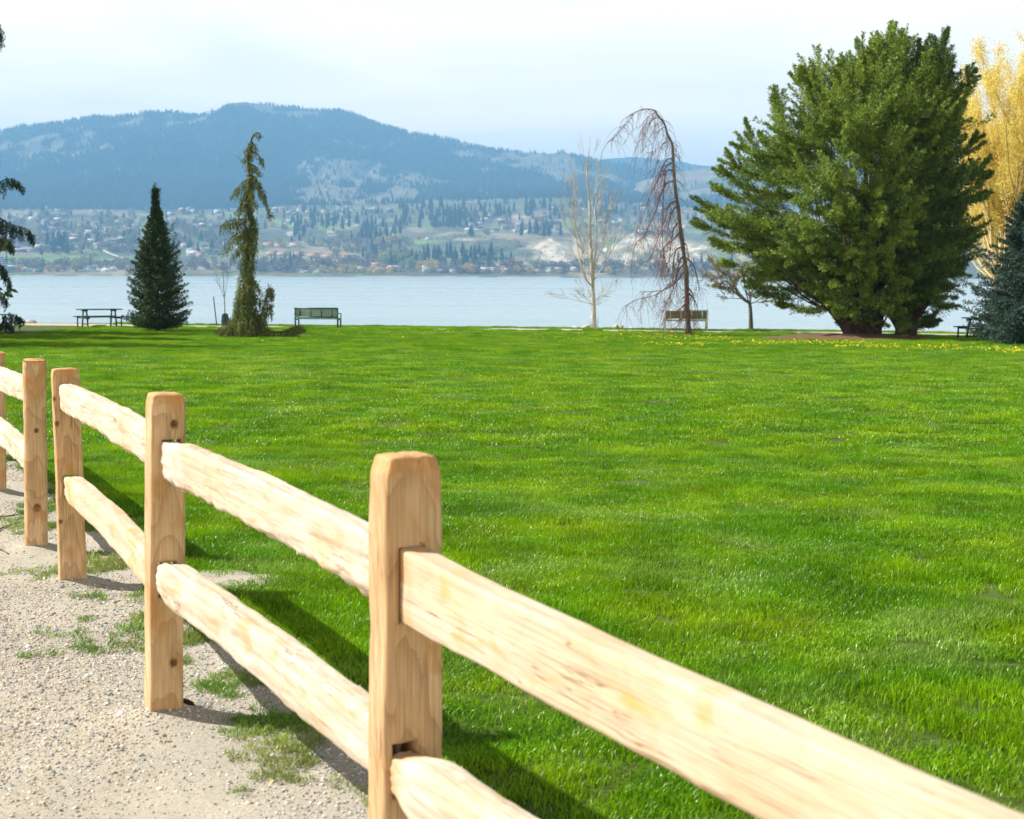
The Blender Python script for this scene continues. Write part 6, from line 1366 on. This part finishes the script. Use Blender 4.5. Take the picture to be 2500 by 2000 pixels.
def tree(px, py, h, kind, w=1.0, label=None):
    p = on_hill(px, py, 3165.)
    if p is None: return
    src = con[rt.integers(6)] if kind == 'dark' else rnd[kind][rt.integers(len(rnd[kind]))]
    nm = {'dark': 'conifer_tree', 'bare purple-grey': 'bare_tree', 'yellow': 'willow_tree', 'orange': 'willow_tree', 'fresh green': 'leafy_tree'}[kind]
    o = bpy.data.objects.new(nm, src.data); scene.collection.objects.link(o); o.location = (p[0], p[1], p[2] - .5); s_ = rt.uniform(.9, 1.1); o.scale = (h * w * s_, h * w * s_, h); o.rotation_euler = (0, 0, rt.uniform(0, 6.28))
    hh = 'tall' if h > 34 else 'small' if h < 20 else 'mid-height'
    kn = {'dark': 'dark conifer', 'bare purple-grey': 'bare grey-purple tree', 'yellow': 'round yellow tree', 'orange': 'round orange-yellow tree', 'fresh green': 'fresh green tree'}[kind]
    if not label: placed(o, px, py, f"{hh} {kn}")
    tag(o, label, 'conifer' if kind == 'dark' else 'tree', ('dark conifers' if kind == 'dark' else kn + 's') + ' across the lake')
for (x0, x1, y0, y1, n, kind, h0, h1) in [
    (116, 168, 604, 624, 20, 'dark', 26, 42), (0, 420, 515, 615, 38, 'dark', 12, 24), (420, 560, 520, 625, 26, 'dark', 14, 26), (560, 720, 512, 560, 16, 'dark', 16, 28), (720, 880, 512, 560, 34, 'dark', 18, 36), (880, 980, 545, 590, 50, 'dark', 20, 32), (985, 1150, 505, 560, 62, 'dark', 22, 36),
    (1130, 1330, 498, 535, 40, 'dark', 20, 32), (1330, 1560, 498, 530, 44, 'dark', 18, 30), (1270, 1380, 560, 582, 14, 'dark', 24, 38), (980, 1260, 625, 655, 38, 'dark', 20, 34), (560, 720, 640, 662, 18, 'dark', 16, 26), (880, 980, 610, 650, 16, 'dark', 18, 28), (1540, 1760, 500, 545, 30, 'dark', 16, 26), (1560, 1900, 640, 662, 14, 'dark', 12, 22), (0, 420, 645, 662, 12, 'dark', 12, 20),
    (0, 300, 525, 615, 60, 'bare purple-grey', 9, 17), (300, 560, 540, 625, 44, 'bare purple-grey', 10, 19), (50, 520, 648, 665, 40, 'bare purple-grey', 10, 18), (540, 860, 652, 665, 36, 'bare purple-grey', 12, 20), (820, 1000, 590, 655, 28, 'bare purple-grey', 12, 20), (1080, 1620, 652, 666, 52, 'bare purple-grey', 9, 17), (1130, 1330, 540, 575, 16, 'bare purple-grey', 10, 16), (1380, 1600, 530, 575, 16, 'bare purple-grey', 9, 15),
    (150, 330, 540, 600, 10, 'fresh green', 12, 18), (560, 760, 590, 615, 5, 'fresh green', 10, 15), (930, 1050, 630, 658, 9, 'fresh green', 16, 24), (700, 1000, 655, 664, 7, 'fresh green', 10, 14), (420, 560, 530, 620, 8, 'fresh green', 10, 16), (1380, 1600, 540, 570, 7, 'fresh green', 9, 13)]:
    n_ = int(n * (1.0 if kind != 'dark' else .72))
    for _ in range(n_): tree(rt.uniform(x0, x1), rt.uniform(y0, y1), rt.uniform(h0, h1) * 1.4, kind, .95 if kind == 'dark' else 1.0)
for (px, py, h, kind, w, lb) in [(107, 519, 40, 'dark', 1.5, 'tall lone dark conifer at the top edge of the town, left'), (118, 664, 16, 'yellow', 1.0, 'round yellow tree at the waterline below the dark grove, left one'), (142, 664, 17, 'yellow', 1.1, 'round yellow tree at the waterline below the dark grove, right one'), (186, 664, 21, 'yellow', 1.1, 'yellow tree with grey lower crown at the waterline'), (48, 664, 17, 'orange', 1.1, 'faded orange-yellow tree right of the stepped white block'),
    (666, 554, 16, 'yellow', 1.4, 'wide yellow tree on the upper bench, right of the weeping cypress'), (764, 667, 18, 'yellow', 1.0, 'round yellow tree left of the light blue roof'), (787, 667, 18, 'yellow', 1.0, 'round yellow tree right of the light blue roof'), (809, 667, 14, 'yellow', .9, 'small yellow tree in the shoreline row'), (838, 667, 21, 'yellow', 1.0, 'large yellow tree in the shoreline row'), (863, 667, 19, 'yellow', .9, 'yellow-orange tree right of the large one in the shoreline row'),
    (886, 668, 14, 'orange', .8, 'thin orange-yellow tree in the shoreline row'), (904, 668, 14, 'yellow', .9, 'first yellow tree of the even row of four'), (921, 668, 16, 'yellow', .9, 'second yellow tree of the even row of four'), (938, 668, 14, 'orange', .9, 'third tree, more orange, of the even row of four'), (954, 668, 15, 'yellow', .9, 'fourth yellow tree of the even row of four'),
    (1030, 664, 27, 'yellow', 1.05, 'left of the two biggest yellow trees at the far shore'), (1055, 664, 30, 'yellow', 1.15, 'right of the two biggest yellow trees at the far shore'), (1002, 662, 32, 'fresh green', .9, 'tall pale green-grey tree left of the biggest yellow trees'), (1117, 668, 22, 'bare purple-grey', 1.0, 'round bare grey tree touching the big orange tree'), (1145, 668, 23, 'orange', 1.5, 'broad orange tree at the far shore'), (1228, 669, 11, 'yellow', 1.1, 'low yellow tree left of the round golden one'), (1245, 669, 19, 'bare purple-grey', 1.1, 'bare tree behind the round golden one'),
    (1261, 669, 19, 'yellow', 1.05, 'round golden tree below the clay bluff'), (1293, 669, 18, 'yellow', 1.05, 'second round golden tree below the clay bluff'), (1366, 670, 13, 'orange', 1.1, 'low orange tree left of the slender bare tree'), (1425, 670, 15, 'orange', 1.1, 'orange tree seen through the slender bare tree'), (1485, 670, 17, 'yellow', 1.2, 'yellow tree between the slender bare tree and the larch'), (1048 - 26, 585, 13, 'orange', 1.1, 'small orange tree left of the lone white house'),
    (925, 592, 17, 'yellow', 1.0, 'pale yellow tree at the left end of the gully'), (950, 594, 20, 'yellow', 1.4, 'wide yellow tree in the gully'), (968, 588, 18, 'yellow', 1.1, 'yellow tree at the top of the gully'), (758, 600, 20, 'fresh green', 1.2, 'pale olive round tree above the red-roofed row, left one'), (785, 602, 22, 'fresh green', 1.15, 'pale olive round tree above the red-roofed row, right one'), (1150, 578, 34, 'dark', 1.6, 'stout dark conifer among the houses right of centre'),
    (1272, 578, 38, 'dark', 1.1, 'tall dark conifer at the bluff edge, left one'), (1308, 574, 38, 'dark', 1.2, 'tall dark conifer at the bluff edge, middle one'), (1340, 577, 36, 'dark', 1.5, 'clump-like dark conifer at the bluff edge, right one'), (837, 560, 44, 'dark', 1.0, 'tallest thin conifer before the green terrace'), (793, 520, 34, 'dark', 1.2, 'lone conifer on the top road, middle'), (525, 606, 12, 'yellow', 1.2, 'small yellow tree left of the weeping cypress')]:
    tree(px, py, h, kind, w, lb)

write_labels()
# the rest of the town's trees, too many and too small to tell apart
P = []; S = []; I = []; src = con + rnd['bare purple-grey'] + rnd['fresh green']
names_ = ['a%02d' % k for k in range(len(src))]
for k, o_s in enumerate(src): o_s.name = 'town_%02d' % k
for (x0, x1, y0, y1, n_, kd) in [(-60, 330, 512, 618, 330, 'b'), (300, 600, 515, 625, 260, 'b'), (-60, 880, 640, 665, 260, 'b'), (560, 1000, 512, 600, 150, 'b'), (800, 1080, 590, 660, 130, 'b'), (1080, 1900, 648, 667, 200, 'b'), (1120, 1650, 515, 575, 160, 'b'),
                                 (-60, 600, 512, 625, 150, 'c'), (700, 1000, 505, 600, 170, 'c'), (980, 1180, 500, 560, 150, 'c'), (1120, 1900, 495, 540, 260, 'c'), (960, 1260, 620, 660, 90, 'c'), (560, 760, 640, 662, 40, 'c'), (0, 600, 550, 640, 50, 'g'), (850, 1100, 600, 660, 50, 'g')]:
    Pp, a_, b_, D2 = scatter_img(int(n_ * .68), x0, x1, y0, y1, 3175., 5600.)
    k = fbm(a_ / 38, b_ / 16, 0, 2, 301 if kd != 'c' else 302) > -.12; Pp = Pp[k]; n_ = len(Pp)
    P.append(Pp - np.array([0, 0, .5])); h_ = rng.uniform(9, 18, n_) if kd != 'c' else rng.uniform(14, 32, n_)
    S.append(h_); I.append(rng.integers(0, 6, n_) if kd == 'c' else (6 + rng.integers(0, 4, n_)) if kd == 'b' else (10 + rng.integers(0, 3, n_)))
P = np.concatenate(P); n = len(P)
instancer('town_trees', P, np.stack([np.zeros(n), np.zeros(n), rng.uniform(0, 6, n)], -1), np.concatenate(S), np.concatenate(I), src, 'mass of small bare and evergreen trees among the houses across the lake', 'trees')

# ============================================================ HAZE
hz = bpy.data.materials.new("haze"); hz.use_nodes = True; nt = hz.node_tree; nt.nodes.clear()
out = N(nt, 'ShaderNodeOutputMaterial'); pv = N(nt, 'ShaderNodeVolumePrincipled', i={'Density': 1.6e-4, 'Anisotropy': 0.0})
pv.inputs['Color'].default_value = (.25, .58, 1.0, 1); L(nt, pv.outputs[0], out.inputs['Volume'])
m_ = MB(); m_.box((0, 6450, 521), (24000, 13700, 1069.0)); o = m_.build('haze', hz); tag(o, 'pale blue haze over the lake and hills', 'haze', kind='stuff')
